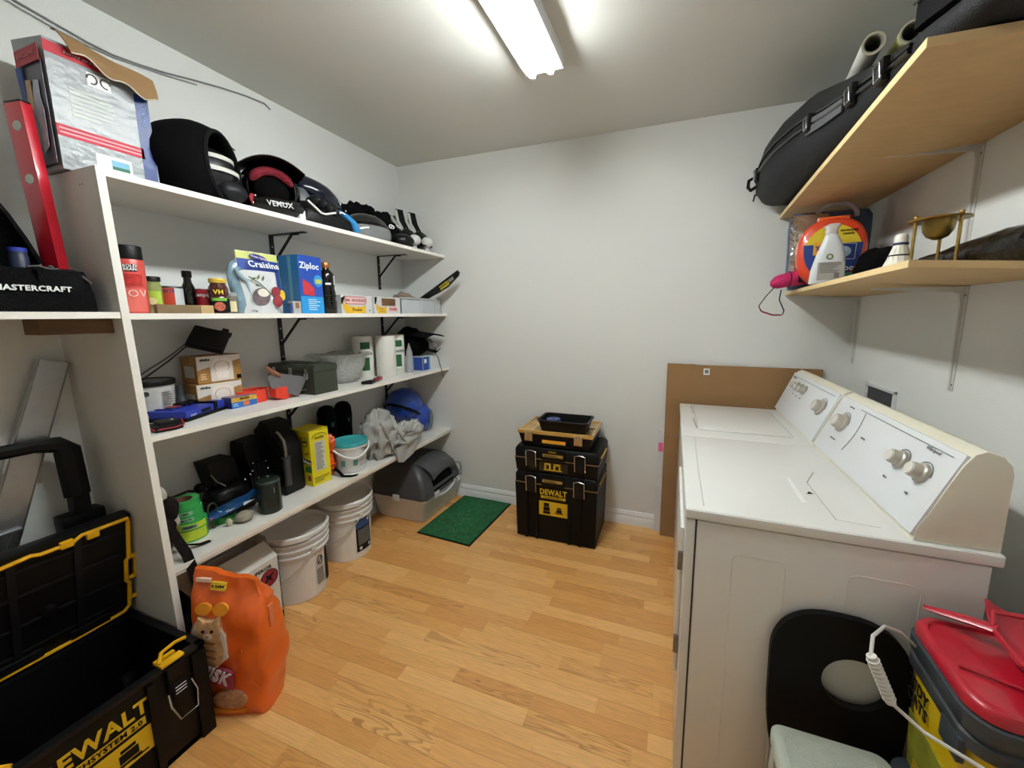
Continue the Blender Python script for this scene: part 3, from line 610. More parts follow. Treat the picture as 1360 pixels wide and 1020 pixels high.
def disc(name, par, mat, y, z_, ry, rz, off=.002, fn=None):
    f = fn or px_
    return P(name, par, mat, lambda g: g.loft([[(f(z_, y)+off+k*.0, y+ry*math.cos(a), z_+rz*math.sin(a)) for a in [2*PI*i/20 for i in range(20)]] for k in (0,)] + [[(f(z_, y)+off+.0015, y+ry*math.cos(a), z_+rz*math.sin(a)) for a in [2*PI*i/20 for i in range(20)]]]))
disc('berry_bowl', c, M('#6b5c60', .4, var=.4, scale=80, bump=0), -.025, .075, .038, .038, .004); disc('bowl_cream', c, paper('#e4dfd0'), -.018, .092, .026, .018, .006)
disc('cranberry', c, gloss('#8d2a35'), .043, .100, .021, .022, .010); disc('cranberry', c, gloss('#942f39'), .047, .058, .022, .027, .012)
P('twig', c, paper('#4c5a3c'), lambda g: g.tube([(.035,-.068,.16),(.042,-.03,.135),(.046,.0,.105),(.046,.02,.085)], .0025, 5))
for k, (yy, zz, a) in enumerate(((-.055,.15,.3),(-.045,.128,-.2),(-.01,.145,1.3),(-.03,.15,1.2))):
    P('leaf', c, paper('#66794a'), lambda g: g.prism([(0,.0),(.012,.005),(.026,0),(.012,-.005)], 0, .001, Mx=frame('+x', (px_(zz,yy)+.004, yy, zz)) @ Matrix.Rotation(a, 4, 'Z')))
disc('yellow_burst', c, paper('#dcb92a'), .072, .085, .014, .024, .020)
txt(c, '1.8 kg', .011, INK, '+x', (.041, -.065, .012), .01, t=.002)
# zip bag carton
c = T('zip_bag_box', 'upright blue carton of zip bags with white brand name', 'box', (.20, 1.44, Z2))
P('carton', c, M('#1f6fa8', .35, var=.12, scale=8, bump=0), lambda g: g.box(0, .13, 0, .133, 0, .285, .001, seg=1))
D('front_print', c, gloss('#1746a8', .3), '+x', (.13, .0665, .185), .131, .198); D('lower_print', c, gloss('#1d93d6', .3), '+x', (.13, .0665, .043), .131, .085)
txt(c, 'Ziploc', .042, WHT, '+x', (.1312, .060, .235), .03, sx=.95)
DP('meat_print', c, M('#c5313a', .4, var=.3, scale=90, bump=0), '+x', (.131, .045, .125), [(-.028,.045),(.010,.025),(.036,.0),(.034,-.037),(-.030,-.030)])
P('seal_badge', c, paper('#2f8fd0'), lambda g: (g.prism(circ(.027, .03), 0, .0012, Mx=frame('+x', (.131, .106, .165))))); D('badge_plate', c, paper('#c9c35a'), '+x', (.1325, .106, .162), .034, .022)
lines(c, paper('#bfe2f4'), '+x', (.1318, .075, .045), .07, .06, 6, seed=8)
D('side_stripe', c, paper('#5d98ae'), '-y', (.07, 0, .15), .02, .26)
c = T('tea_box', 'tiny grey and blue box in front of the blue zip bag carton', 'box', (.345, 1.345, Z2))
P('carton', c, paper('#b3b0ad'), lambda g: g.box(0, .03, .012, .055, 0, .058, .0008, seg=1)); P('blue_end', c, paper('#274f80'), lambda g: g.box(-.001, .029, 0, .012, 0, .048, .0008, seg=1)); D('picture', c, paper('#8a5c44'), '+x', (.03, .035, .038), .018, .026)
c = T('soy_sauce_bottle', 'tall black sauce bottle with a copper-orange cap', 'bottle', (.31, 1.618, Z2))
P('glass', c, M('#15100f', .15, var=.1, bump=0, coat=.6), lambda g: g.lathe([(0,0),(.040,0),(.043,.004),(.042,.06),(.038,.075),(.040,.11),(.036,.135),(.038,.15),(.038,.205),(.028,.222),(.018,.23),(.016,.24),(0,.24)], seg=32))
P('cap', c, M('#b5713b', .3, metal=.5), lambda g: g.lathe([(0,.238),(.019,.238),(.020,.242),(.020,.264),(.018,.267),(0,.267)], seg=24), 'copper-orange cap')
arc('white_label', c, WHT, (0,0,0), .0385, .152, .20, FA+1.35, .9); arc('white_strip', c, WHT, (0,0,0), .0385, .150, .160, FA, .7)
for k, z_ in enumerate((.03, .06, .09)): P('ridge', c, BLK_G, lambda g: g.lathe([(.041,z_),(.0435,z_+.004),(.041,z_+.008)], seg=28))
# noodle cartons
def noodle(y, label, second):
    c = T('noodle_carton', label, 'box', (.06, y, Z2), 0, 'white and yellow noodle cartons')
    L_ = .232; X = .285 if not second else .30; h = .103
    P('carton', c, M('#cfcfcf', .45, var=.03, bump=.02), lambda g: g.box(0, X, 0, L_, 0, h, .0008, seg=1))
    if not second:
        P('name_oval', c, paper('#b7353a'), lambda g: g.prism(rrect(.165, .044, .02), 0, .0008, Mx=frame('+x', (X, .105, .074))))
        P('name_plate', c, paper('#e2c3c0'), lambda g: g.prism(rrect(.155, .036, .016), 0, .0014, Mx=frame('+x', (X, .105, .074))))
        txt(c, 'MR. NOODLES', .022, paper('#a3282d'), '+x', (X+.001, .105, .074), .02, sx=.98)
        DP('yellow_swoosh', c, paper('#dcae20'), '+x', (X, .0, 0), [(.03,.002),(.175,.002),(.182,.047),(.15,.040),(.10,.038),(.05,.045),(.01,.062),(.008,.05),(.015,.025)])
        txt(c, 'Poulet', .026, paper('#4a3b18'), '+x', (X+.001, .112, .022), .015); txt(c, '24', .012, INK, '+x', (X+.001, .208, .018)); P('dark_corner', c, INK, lambda g: g.prism([(0,.085),(.03,.10),(.012,.06),(0,.05)], 0, .0008, Mx=frame('+x', (X, 0, 0))))
    else:
        D('window', c, M('#6b4a2c', .6, var=.25, scale=40, bump=.2), '+x', (X, .125, .071), .125, .045, lab='brown cut-out window')
        DP('yellow_swoosh', c, paper('#dcae20'), '+x', (X, 0, 0), [(.028,.002),(.10,.002),(.105,.044),(.07,.036),(.03,.046),(.012,.062),(.014,.03)])
        D('pink_tag', c, paper('#e0b0b0'), '+x', (X, .165, .028), .082, .03); txt(c, 'Noodles', .018, paper('#b03a3e'), '+x', (X+.001, .165, .028), .02)
        P('dark_corner', c, INK, lambda g: g.prism([(0,.098),(.022,.10),(.014,.07),(.006,.055),(0,.06)], 0, .0008, Mx=frame('+x', (X, .002, 0)))); lines(c, paper('#a88428'), '+x', (X+.001, .066, .022), .045, .026, 2, seed=1)
    return c
noodle(1.672, 'white and yellow noodle carton right of the sauce bottle, with oval logo', False)
noodle(1.908, 'noodle carton with a brown window, beside the pale plastic drawer', True)
# plastic drawer
c = T('storage_bin', 'pale grey plastic storage tray at the far end of the grocery shelf', 'tray', (.06, 2.148, Z2))
TL = .47; PG = M('#c3c7cb', .35, var=.02, bump=0)
P('tray', c, PG, lambda g: (g.box(.02, .30, 0, TL, 0, .004), g.box(.296, .302, 0, TL, 0, .105, .001), g.box(0, .006, 0, TL, 0, .105, .001), g.box(0, .302, 0, .006, 0, .105, .001), g.box(0, .302, TL-.006, TL, 0, .105, .001)))
P('rim', c, PG, lambda g: (g.box(.296, .312, -.003, TL-.09, .100, .108, .002), g.box(-.006, .006, -.003, TL+.003, .1, .108, .002), g.box(-.006, .312, TL-.008, TL+.006, .085, .093, .002)))
P('rib', c, PG, lambda g: [g.box(.302, .306, y_, y_+.006, 0, .10, .001) for y_ in (.02, .21, .23, TL-.09)])
c = T('rag_bundle', 'small tan cloth bundle lying in the grey plastic tray', 'cloth', (.22, 2.36, Z2+.004))
P('cloth', c, cloth('#93836f'), lambda g: g.blob((0,0,.075), (.08,.085,.075), .15, 7, 3, flatb=0), ang=60); P('lace', c, cloth('#4c4a46'), lambda g: g.tube([(.05,-.16,.10),(.06,-.10,.112),(.07,-.03,.105),(.06,.05,.11)], .005, 6))
c = T('blade_sheath', 'black tapered saw sheath with yellow lettering jutting off the tray', 'sheath', (.30, 2.50, Z2+.105))
a = Vector((.0,0,0)); 
Msh = frame(((.90, .0, .42), (-.42, 0, .90)), (.0, 0, .008))
P('sheath', c, gloss('#171719', .3), lambda g: g.prism([(-.09,-.01),(.12,-.02),(.22,-.018),(.335,.014),(.352,.034),(.345,.048),(.10,.026),(-.09,.014)], -.008, .008, Mx=Msh, bev=.002))
P('edge', c, plastic('#55575a'), lambda g: g.tube([Msh @ Vector(p) for p in ((-.09,.016,0),(.10,.029,0),(.345,.051,0))], .004, 6))
D('yellow_label', c, paper('#c9b431'), ((.90, .0, .42), (-.42, 0, .90)), tuple(Msh @ Vector((.20, .006, .0085))), .085, .03, rot=.10)
txt(c, 'DEWALT', .022, INK, ((.90, .0, .42), (-.42, 0, .90)), tuple(Msh @ Vector((.195, .006, .0095))), .02, rot=.10)
D('grey_label', c, paper('#8f9086'), ((.90, .0, .42), (-.42, 0, .90)), tuple(Msh @ Vector((.27, .017, .0085))), .045, .022, rot=.10)
P('clip', c, plastic('#7c8085'), lambda g: g.box(-.10, -.06, -.015, .015, -.02, .02, .003, Mx=Msh))
# wooden strip
c = T('wood_strip', 'brown wooden strip with a pale end lying along the shelf front', 'wood strip', (.352, .842, Z2))
P('plank', c, M('#7d6648', .75, var=.12, scale=20, bump=.1, stretch=(4,1,4)), lambda g: g.box(0, .02, 0, .135, 0, .031, .001)); P('pale_end', c, M('#b99b6c', .75, var=.1, scale=20, stretch=(4,1,4)), lambda g: g.box(0, .0202, .135, .178, 0, .031, .001), 'pale bare wood end')

# ================================================================== TOOL SHELF (Z3)
c = T('paint_pail', 'white labelled pail with a dark rimmed lid, half hidden by the panel', 'pail', (.10, .915, Z3))
P('pail', c, M('#c9c8c4', .4, var=.12, scale=30, bump=.03), lambda g: g.lathe([(0,0),(.066,0),(.068,.004),(.074,.135),(.074,.142),(0,.142)], seg=32))
P('lid_rim', c, plastic('#191919'), lambda g: g.lathe([(.073,.137),(.079,.137),(.080,.152),(.077,.158),(.070,.158),(.070,.15),(.073,.15)], seg=32)); P('lid', c, plastic('#77766f'), lambda g: g.lathe([(0,.15),(.0715,.15),(.0715,.154),(0,.153)], seg=32))
lines(c, paper('#77777a'), (( -.1,1,0),(0,0,1)), (.0745, .02, .085), .04, .06, 6, seed=3)
P('sticker', c, paper('#3c3c3e'), lambda g: g.lathe([(0,0),(.010,0),(.010,.001),(0,.001)], seg=14, Mx=along((.062,-.043,.11), (.82,-.56,0))))
c = T('round_container', 'small grey-green round tin tucked against the panel', 'container', (.205, .815, Z3+.0))
P('body', c, M('#a7aca2', .4, var=.1), lambda g: g.lathe([(0,-.022),(.027,-.022),(.03,-.018),(.03,.018),(.027,.022),(0,.022)], seg=24, Mx=along((0,0,.03), (.8,-.6,0))))
P('hub', c, plastic('#3d3f3c'), lambda g: g.lathe([(0,0),(.012,0),(.010,.004),(0,.004)], seg=16, Mx=along((.0176,-.0132,.03), (.8,-.6,0))))
c = T('funnel', 'dark grey plastic funnel standing beside the light bulb boxes', 'funnel', (.12, 1.005, Z3))
P('cone', c, plastic('#3a3f44', .3), lambda g: g.lathe([(.040,0),(.041,.004),(.03,.035),(.017,.065),(.012,.08),(.010,.125),(0,.127)], seg=24), 'grey cone')
# bulb boxes
def bulbbox(loc, rz, label, n=0):
    c = T('light_bulb_box', label, 'box', loc, rz, 'orange and white light bulb boxes')
    P('carton', c, M('#a3763c', .5, var=.25, scale=30, bump=.02), lambda g: g.box(0, .115, 0, .175, 0, .118, .0008, seg=1))
    DP('white_panel', c, paper('#dcd5cb'), '+x', (.115, 0, 0), [(.002,.058),(.002,.116),(.173,.116),(.173,.095),(.14,.088),(.14,.004),(.05,.004),(.05,.070)])
    P('bulb_print', c, paper('#eee3da'), lambda g: g.prism([(-.018,-.036),(.018,-.036),(.022,-.01),(.034,.008),(.033,.026),(.018,.037),(-.018,.037),(-.033,.026),(-.034,.008),(-.022,-.01)], 0, .0016, Mx=frame('+x', (.115, .095, .058)) @ Matrix.Scale(1.25, 4)))
    P('bulb_outline', c, paper('#c9a994'), lambda g: g.tube([(.1178, .095+.030*math.cos(a), .066+.026*math.sin(a)) for a in [R(-40+20*k) for k in range(14)]], .0014, 4))
    txt(c, 'globe', .016, INK, '+x', (.1165, .032, .102), .03); D('black_mark', c, INK, '+x', (.1155, .162, .014), .018, .018); D('white_end', c, paper('#cfc6ba'), '-y', (.06, 0, .05), .07, .05)
    lines(c, paper('#e6c9a0'), '+x', (.1165, .026, .03), .03, .03, 3, seed=4)
    return c
bulbbox((.06, 1.045, Z3), R(-6), 'orange and white light bulb box, lower of the stacked two')
bulbbox((.05, 1.055, Z3+.1185), R(-3), 'orange and white light bulb box, upper of the stacked two')
# pie iron
c = T('sandwich_iron', 'black cast-iron sandwich press with two long rods on the bulb boxes', 'pan', (.105, 1.145, Z3+.2385))
Mp = Matrix.Translation((0,0,.066)) @ Matrix.Rotation(R(8), 4, 'X') @ Matrix.Rotation(R(36), 4, 'Y') @ Matrix.Rotation(R(45), 4, 'Z')
CI = M('#1b1b1c', .6, metal=.4, var=.2, bump=.3)
P('lower_plate', c, CI, lambda g: g.box(-.066, .066, -.066, .066, -.018, -.002, .006, Mx=Mp)); P('upper_plate', c, CI, lambda g: (g.box(-.066, .066, -.066, .066, .001, .015, .006, Mx=Mp), g.box(.03, .055, .06, .095, .0, .012, .003, Mx=Mp)))
P('hinge', c, CI, lambda g: g.box(.02, .07, .055, .075, -.006, .01, .003, Mx=Mp))
P('rod', c, metal('#3c3c3e', .4), lambda g: g.tube([(-.0,-.08,.05),(.01,-.16,-.01),(.02,-.26,-.075)], .003, 6)); P('rod', c, metal('#6c6c70', .4), lambda g: g.tube([(-.02,-.07,.06),(-.01,-.14,.01),(.0,-.27,-.068)], .003, 6))
# blue caulk tool tray
c = T('blue_tool_case', 'blue and black plastic tool case lying flat at the shelf front', 'case', (.315, .92, Z3), R(24))
c.location = (.20, .905, Z3); BL = plastic('#26379e')
P('base', c, BLACK, lambda g: g.box(-.07, .10, -.03, .185, 0, .014, .004)); P('body', c, BL, lambda g: g.box(-.065, .095, -.025, .125, .012, .042, .006)); P('end_block', c, BL, lambda g: g.box(-.03, .098, .135, .182, .012, .046, .007))
P('ridge', c, plastic('#1b2a86'), lambda g: [g.box(-.05, .03, y_, y_+.012, .041, .047, .003) for y_ in (.0, .03, .06, .09)]); P('strap', c, BLACK, lambda g: (g.box(-.05, .10, .122, .138, .01, .05, .004), g.box(-.02,.03,.06,.14,.046,.056,.004)))
P('slot', c, BLACK, lambda g: g.box(.094, .098, .055, .10, .02, .032, .001)); txt(c, 'SNAP', .012, paper('#aab3e0'), '+x', (.0955, .01, .02), .02); P('red_strip', c, plastic('#8d2f44'), lambda g: g.box(-.02, .02, .02, .07, .0465, .049, .001))
# multi tool
c = T('folding_tool', 'black and red folding tool at the near end of the tool shelf', 'tool', (.335, .83, Z3), R(-10))
P('body', c, M('#262524', .5, var=.2, bump=.1), lambda g: (g.prism([(-.045,-.035),(.04,-.035),(.045,.02),(.03,.045),(-.04,.04)], 0, .022, bev=.004), g.box(-.03,.035,-.02,.035,.02,.034,.005)))
P('red_edge', c, plastic('#9b2230'), lambda g: (g.tube([(.046,-.03,.012),(.048,.02,.012),(.032,.047,.014),(.01,.047,.03)], .003, 6), g.tube([(-.02,-.038,.012),(.04,-.038,.012)], .003, 6)))
P('pivot', c, metal('#b5b5b0'), lambda g: g.lathe([(0,0),(.006,0),(.005,.003),(0,.003)], seg=14, Mx=Matrix.Translation((.012,.02,.034))))
# bonus box
c = T('freezer_bag_box', 'flat blue and orange printed box in front of the red straps', 'box', (.11, 1.115, Z3), R(2))
P('carton', c, gloss('#22307e', .35), lambda g: g.box(0, .135, 0, .115, 0, .05, .0008, seg=1)); D('blue_front', c, paper('#2d6fbe'), '+x', (.135, .0575, .014), .114, .027); D('yellow_front', c, M('#d9a03a', .4, var=.35, scale=60, bump=0), '+x', (.135, .0575, .037), .114, .022)
D('orange_tag', c, paper('#c96a3c'), '+x', (.1355, .065, .016), .028, .02); txt(c, 'PRIZES', .014, INK, '+x', (.136, .057, .039), .02, shear=.2); D('top_print', c, M('#8d6a78', .4, var=.5, scale=40, bump=0), '+z', (.07, .0575, .05), .12, .10); lines(c, paper('#a9c9ec'), '+x', (.136, .02, .015), .028, .016, 2, seed=3)
# red strap rolls
OR = cloth('#e0402a', .8, .25)
c = T('strap_roll', 'coiled red-orange webbing strap lying on its side', 'strap', (.17, 1.25, Z3))
P('coil', c, OR, lambda g: g.lathe([(.045,0),(.058,0),(.060,.03),(.058,.06),(.045,.06),(.043,.03),(.045,0)], seg=30, sx=1, sy=1.35), ang=60); P('core', c, cloth('#2a1416'), lambda g: g.lathe([(0,.0),(.044,.0),(.044,.045),(0,.045)], seg=24, sy=1.35))
P('inner_wrap', c, OR, lambda g: g.lathe([(.028,.0),(.032,.0),(.032,.055),(.028,.055),(.028,0)], seg=24, sy=1.4))
c = T('strap_pad', 'folded red-orange triangular pad right of the coiled strap', 'strap', (.245, 1.352, Z3))
P('pad', c, OR, lambda g: g.loft([[(-.03,y,0.0+abs(y)*.4),(.032-abs(y)*.3,y,.0+abs(y)*.3),(.03-abs(y)*.3,y,.06),(-.03,y,.065)] for y in (-.040,-.02,0,.02,.040)]), ang=50)
# putty knife / paint scraper & brush
c = T('drywall_knife', 'wide grey steel taping knife leaning against the green toolbox', 'tool', (.20, 1.34, Z3))
P('blade', c, metal('#8c8c92', .4), lambda g: g.prism([(.0,.06),(.11,.005),(.125,.02),(.17,.095),(.02,.135),(-.01,.12)], -.001, .001, Mx=frame(((.25,1,0),(-.15,0,1)), (.06,-.04,.0))))
P('handle', c, M('#8a5a40', .5, var=.2), lambda g: g.tube([(.04,-.045,.165),(.05,-.02,.135),(.055,.01,.115)], [.008,.013,.010], 8), 'brown wooden handle')
# green toolbox
c = T('metal_toolbox', 'dark green metal toolbox with steel latches', 'toolbox', (.335, 1.385, Z3), R(0))
c.location = (.012, 1.468, Z3)
GR = M('#3a4034', .42, var=.08, scale=20, bump=.05, metal=.2)
P('body', c, GR, lambda g: g.box(0, .325, 0, .145, 0, .118, .003))
P('lid', c, GR, lambda g: g.loft([[(x,-.002,.119),(x,.147,.119),(x,.147,.142),(x,.139,.155),(x,.008,.155),(x,-.002,.142)] for x in (-.002,.0,.326,.328)]))
P('lid_recess', c, M('#272b21', .5), lambda g: g.box(.07, .25, .03, .11, .1545, .157, .002))
for x_ in (.05, .17, .28):
    la = P('latch', c, STEEL, lambda g: g.box(x_-.012, x_+.012, -.007, -.001, .092, .138, .002))
    P('latch_bail', la, STEEL, lambda g: g.tube([(x_-.010,-.008,.115),(x_-.010,-.013,.082),(x_+.010,-.013,.082),(x_+.010,-.008,.115)], .0022, 6))
P('front_pull', c, STEEL, lambda g: g.tube([(.17,-.002,.02),(.20,-.012,.018),(.24,-.012,.022),(.27,-.002,.028)], .003, 6))
# glass bowl
c = T('glass_bowl', 'cut-glass bowl with a wide scalloped rim behind the green toolbox', 'bowl', (.15, 1.83, Z3))
def bowl(g):
    prof = [(0,.0),(.065,.0),(.075,.006),(.105,.05),(.125,.10),(.135,.15),(.165,.178),(.168,.182),(.158,.18),(.128,.155),(.118,.105),(.098,.055),(.07,.014),(0,.012)]
    vs = g.lathe(prof, seg=72)
    for v in vs:
        a = math.atan2(v.co.y, v.co.x); r = math.hypot(v.co.x, v.co.y)
        if r > .07: k = 1 + .016*math.cos(a*18 + v.co.z*60) + .016*math.cos(a*18 - v.co.z*60); v.co.x *= k; v.co.y *= k
P('bowl', c, M('#e3ebe4', .08, var=.25, scale=70, bump=.6, bscale=90, coat=.5, alpha=.6, trans=.3), bowl, ang=80)
# paper towels
def towel(x, y, label, wrap=True, col='#e7e5de'):
    c = T('paper_towel_roll', label, 'paper roll', (x, y, Z3), 0, 'wrapped paper towel rolls'); r = .064; h = .272
    P('roll', c, M('#e6e4de', .85, var=.02, bump=.25, bscale=150), lambda g: g.lathe([(.02,0),(r-.004,0),(r,.006),(r,h-.006),(r-.004,h),(.02,h),(.02,0)], seg=32))
    P('core', c, paper('#a08a6a'), lambda g: g.lathe([(.018,-.0),(.021,0),(.021,h+.0005),(.018,h+.0005),(.018,0)], seg=20))
    if wrap:
        arc('green_flag', c, paper('#1f5a35'), (0,0,0), r+.0005, .19, .235, FA, .95); P('green_leaf', c, paper('#1f5a35'), lambda g: g.lathe([(r,.05),(r+.0012,.05),(r+.0012,.10),(r+.0012,.135),(r,.135)], seg=8, a0=FA-.45, a1=FA+.35))
        txt(c, 'Enviro', .034, INK, None, (0,0,.16), .02, bend=(r+.001, FA), shear=.2)
        arc('pale_band', c, paper('#c9ccbf'), (0,0,0), r+.0005, .012, .04, FA, 1.2)
    return c
towel(.13, 2.03, 'wrapped paper towel roll with green print, leftmost of the three')
towel(.235, 2.125, 'plain white paper towel roll, middle of the three', False)
towel(.20, 2.262, 'wrapped paper towel roll with green print, rightmost of the three')
c = T('scraper', 'paint scraper with red and black handle at the shelf edge', 'scraper', (.345, 1.87, Z3), R(25))
P('handle', c, gloss('#8e1726', .3), lambda g: g.tube([(-.0,.0,.012),(.01,.03,.014),(.015,.07,.012),(.015,.105,.012)], [.009,.014,.011,.013], 10), 'red handle'); P('grip', c, BLACK, lambda g: g.tube([(.004,.02,.018),(.014,.06,.019)], .010, 8)); P('blade', c, M('#25211f', .5), lambda g: g.prism([(-.02,-.005),(.015,.0),(.012,-.06),(-.045,-.075)], .004, .02, bev=.002))
c = T('tissue_box', 'white box with a blue printed end under the black cap', 'box', (.07, 2.40, Z3))
P('carton', c, paper('#dcdee2'), lambda g: g.box(0, .26, 0, .21, 0, .10, .001, seg=1)); D('blue_print', c, paper('#2d4a9e'), '-y', (.21, 0, .05), .095, .098)
D('blue_print', c, paper('#27459a'), '+x', (.26, .036, .05), .07, .098); D('light_blue_edge', c, paper('#4a9bd8'), '+x', (.2605, .078, .05), .018, .098); D('white_label', c, WHT, '+x', (.261, .03, .068), .03, .03)
c = T('clear_bottle', 'clear plastic wrap bunched beside the rightmost paper towel', 'wrap', (.29, 2.30, Z3))
P('film', c, M('#c9cdd0', .1, var=.1, bump=.5, alpha=.45, coat=.5), lambda g: g.loft([[(.026*s*math.cos(a), .026*s*math.sin(a), zz) for a in [2*PI*k/12 for k in range(12)]] for zz, s in ((0,.9),(.03,1.1),(.10,1),(.15,.8),(.19,.3),(.21,.1))]), ang=25)
c = T('baseball_cap', 'black cap and belt bundle with a dangling cord on the white box', 'cap', (.20, 2.47, Z3+.10))
P('crown', c, cloth('#121213'), lambda g: g.blob((-.02,-.0,.10), (.12,.11,.12), .2, 6, 3, flatb=0), ang=70); P('brim', c, cloth('#17171a'), lambda g: g.sheet(lambda u, v: (-.04+.24*v, -.11+.23*u, .175+.02*math.sin(u*PI)-.03*v), 10, 6, .006), ang=60)
P('belt', c, M('#6a665a', .5, var=.3, scale=30), lambda g: g.strip([(.06,.02,.15),(.12,.04,.12),(.17,.06,.07),(.15,.07,.04),(.10,.05,.05)], .022, .005, wd=(.3,.6,.7)), 'olive-grey belt'); P('belt_fold', c, cloth('#1c1c1c'), lambda g: g.strip([(.05,.0,.10),(.12,.03,.045),(.17,.06,.03),(.185,.07,.05)], .022, .006, wd=(.3,.6,.7)))
P('cord', c, cloth('#101010'), lambda g: g.tube([(.12,.03,.04),(.155,.035,.03),(.19,.035,-.0),(.206,.03,-.05),(.208,.05,-.10),(.212,.06,-.16)], .0028, 6))

# ================================================================== LOWEST SHELF (Z4)
c = T('knee_pads', 'brown-black strapped pads hanging over the shelf end by the panel', 'pads', (.215, .803, Z4)); c.scale = (.9, .85, .95)
DBR = cloth('#2e2523', .85)
P('pad', c, DBR, lambda g: (g.blob((.03,-.002,.235), (.045,.030,.055), .12, 6, 1), g.blob((.06,.035,.185), (.045,.04,.050), .12, 6, 2)), ang=70)
P('pale_trim', c, cloth('#b5ab9c'), lambda g: (g.blob((.02,.030,.225), (.045,.028,.050), .12, 6, 4), g.blob((.06,.05,.13), (.030,.020,.035), .12, 6, 5), g.blob((.07,.04,.05), (.022,.018,.028), .1, 6, 6)), 'pale inner padding')
P('lower_pad', c, DBR, lambda g: (g.blob((.06,.02,.12), (.042,.035,.055), .15, 6, 7), g.blob((.06,.0,.055), (.05,.022,.06), .1, 6, 8, flatb=.0)), ang=70)
P('strap', c, cloth('#2a2221'), lambda g: g.strip([(.085,.005,.17),(.13,.01,.10),(.19,.015,.03),(.212,.02,-.05),(.212,.03,-.12),(.17,.05,-.22)], .036, .006, wd=(.15,1,.1)))
P('strap', c, cloth('#1a1819'), lambda g: g.strip([(.09,.03,.045),(.11,.075,.02),(.12,.11,.007),(.125,.145,.0045)], .026, .005, wd=(1,-.2,.2)))
# green tapes
GT = M('#2f9e4c', .5, var=.08, bump=.02)
TG = 'green masking tape rolls'
def tape(x, y, z_, r, h, label, rz=0, ylw=False, word=None):
    c = T('tape_roll', label, 'tape', (x, y, z_), rz, TG)
    P('tape', c, GT, lambda g: g.lathe([(r*.62,0),(r,0),(r,h),(r*.62,h),(r*.62,0)], seg=32)); P('core', c, paper('#7d4a45'), lambda g: g.lathe([(r*.57,.001),(r*.62,.001),(r*.62,h-.001),(r*.57,h-.001),(r*.57,.001)], seg=28))
    if ylw: arc('yellow_label', c, paper('#b9cf2c'), (0,0,0), r, h*.12, h*.95, FA+.1, 2.1)
    if word:
        arc('word_plate', c, paper('#7fae8c'), (0,0,0), r+.0003, h*.22, h*.8, FA, .95); txt(c, word, h*.42, INK, None, (0,0,h*.5), .03, bend=(r+.0008, FA))
    return c
zz = Z4; tx, ty = .215, .925
tape(tx, ty, zz, .055, .05, 'yellow-labelled green tape roll at the bottom of the tape stack', ylw=True); zz += .0505
tape(tx+.003, ty, zz, .055, .030, 'green tape roll second from the bottom of the stack', ylw=True, word='GREEN'); zz += .0305
tape(tx-.006, ty-.003, zz, .053, .026, 'green tape roll in the middle of the stack', word='MULTI'); zz += .0265
tape(tx-.006, ty-.005, zz, .053, .026, 'green tape roll second from the top of the stack', word='1882'); zz += .0265
tape(tx-.010, ty-.008, zz, .052, .034, 'uppermost green tape roll of the stack, open core on view')
tape(.20, 1.06, Z4, .045, .030, 'single green tape roll lying under the blue packet')
c = T('tape_clip', 'tiny wire ring hooked beside the stack of green tape', 'ring', (.235, 1.0, Z4)); P('ring', c, metal('#6c6f55'), lambda g: g.tube([(.0,.0+.018*math.cos(a),.085+.03*math.sin(a)) for a in [2*PI*k/16 for k in range(16)]], .0035, 6, closed=True)); P('stem', c, metal('#6c6f55'), lambda g: g.tube([(0,0,0),(0,-.004,.03),(0,0,.056)], .003, 6))
WPK = 1
c = T('wipes_packet', 'shiny blue packet resting on the green tape and stone', 'packet', (.235, 1.07, Z4+.048)); c.scale = (.9, 1, .75)
P('film', c, M('#1b4473', .18, var=.6, scale=16, bump=.5, bscale=25, coat=.5), lambda g: g.loft([[(-.035*s, y, dz), (.0, y, dz-.012*s), (.035*s, y, dz), (.03*s, y, dz+.022*s), (-.03*s, y, dz+.022*s)] for y, s, dz in ((-.10,.7,.005),(-.07,1,.005),(0,1.1,.012),(.05,1,.022),(.085,.55,.036),(.115,.7,.046))]), ang=30)
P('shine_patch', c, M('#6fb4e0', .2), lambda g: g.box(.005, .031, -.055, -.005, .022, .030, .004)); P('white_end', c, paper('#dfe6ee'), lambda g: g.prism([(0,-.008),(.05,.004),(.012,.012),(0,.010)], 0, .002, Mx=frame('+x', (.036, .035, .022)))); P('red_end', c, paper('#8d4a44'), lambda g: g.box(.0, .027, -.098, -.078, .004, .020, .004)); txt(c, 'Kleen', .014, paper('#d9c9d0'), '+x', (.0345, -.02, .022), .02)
c = T('river_stone', 'oval grey-beige stone at the front of the lowest shelf', 'stone', (.295, 1.085, Z4)); P('stone', c, M('#9a9080', .85, var=.2, scale=12, bump=.2), lambda g: g.blob((0,0,.022), (.034,.036,.023), .12, 5, 2), ang=80)
c = T('river_stone', 'small pale pebble touching the left of the oval stone', 'stone', (.275, 1.034, Z4)); P('stone', c, M('#bfb498', .8, var=.1, scale=12, bump=.1), lambda g: g.blob((0,0,.017), (.015,.012,.018), .05, 5, 3), ang=80)
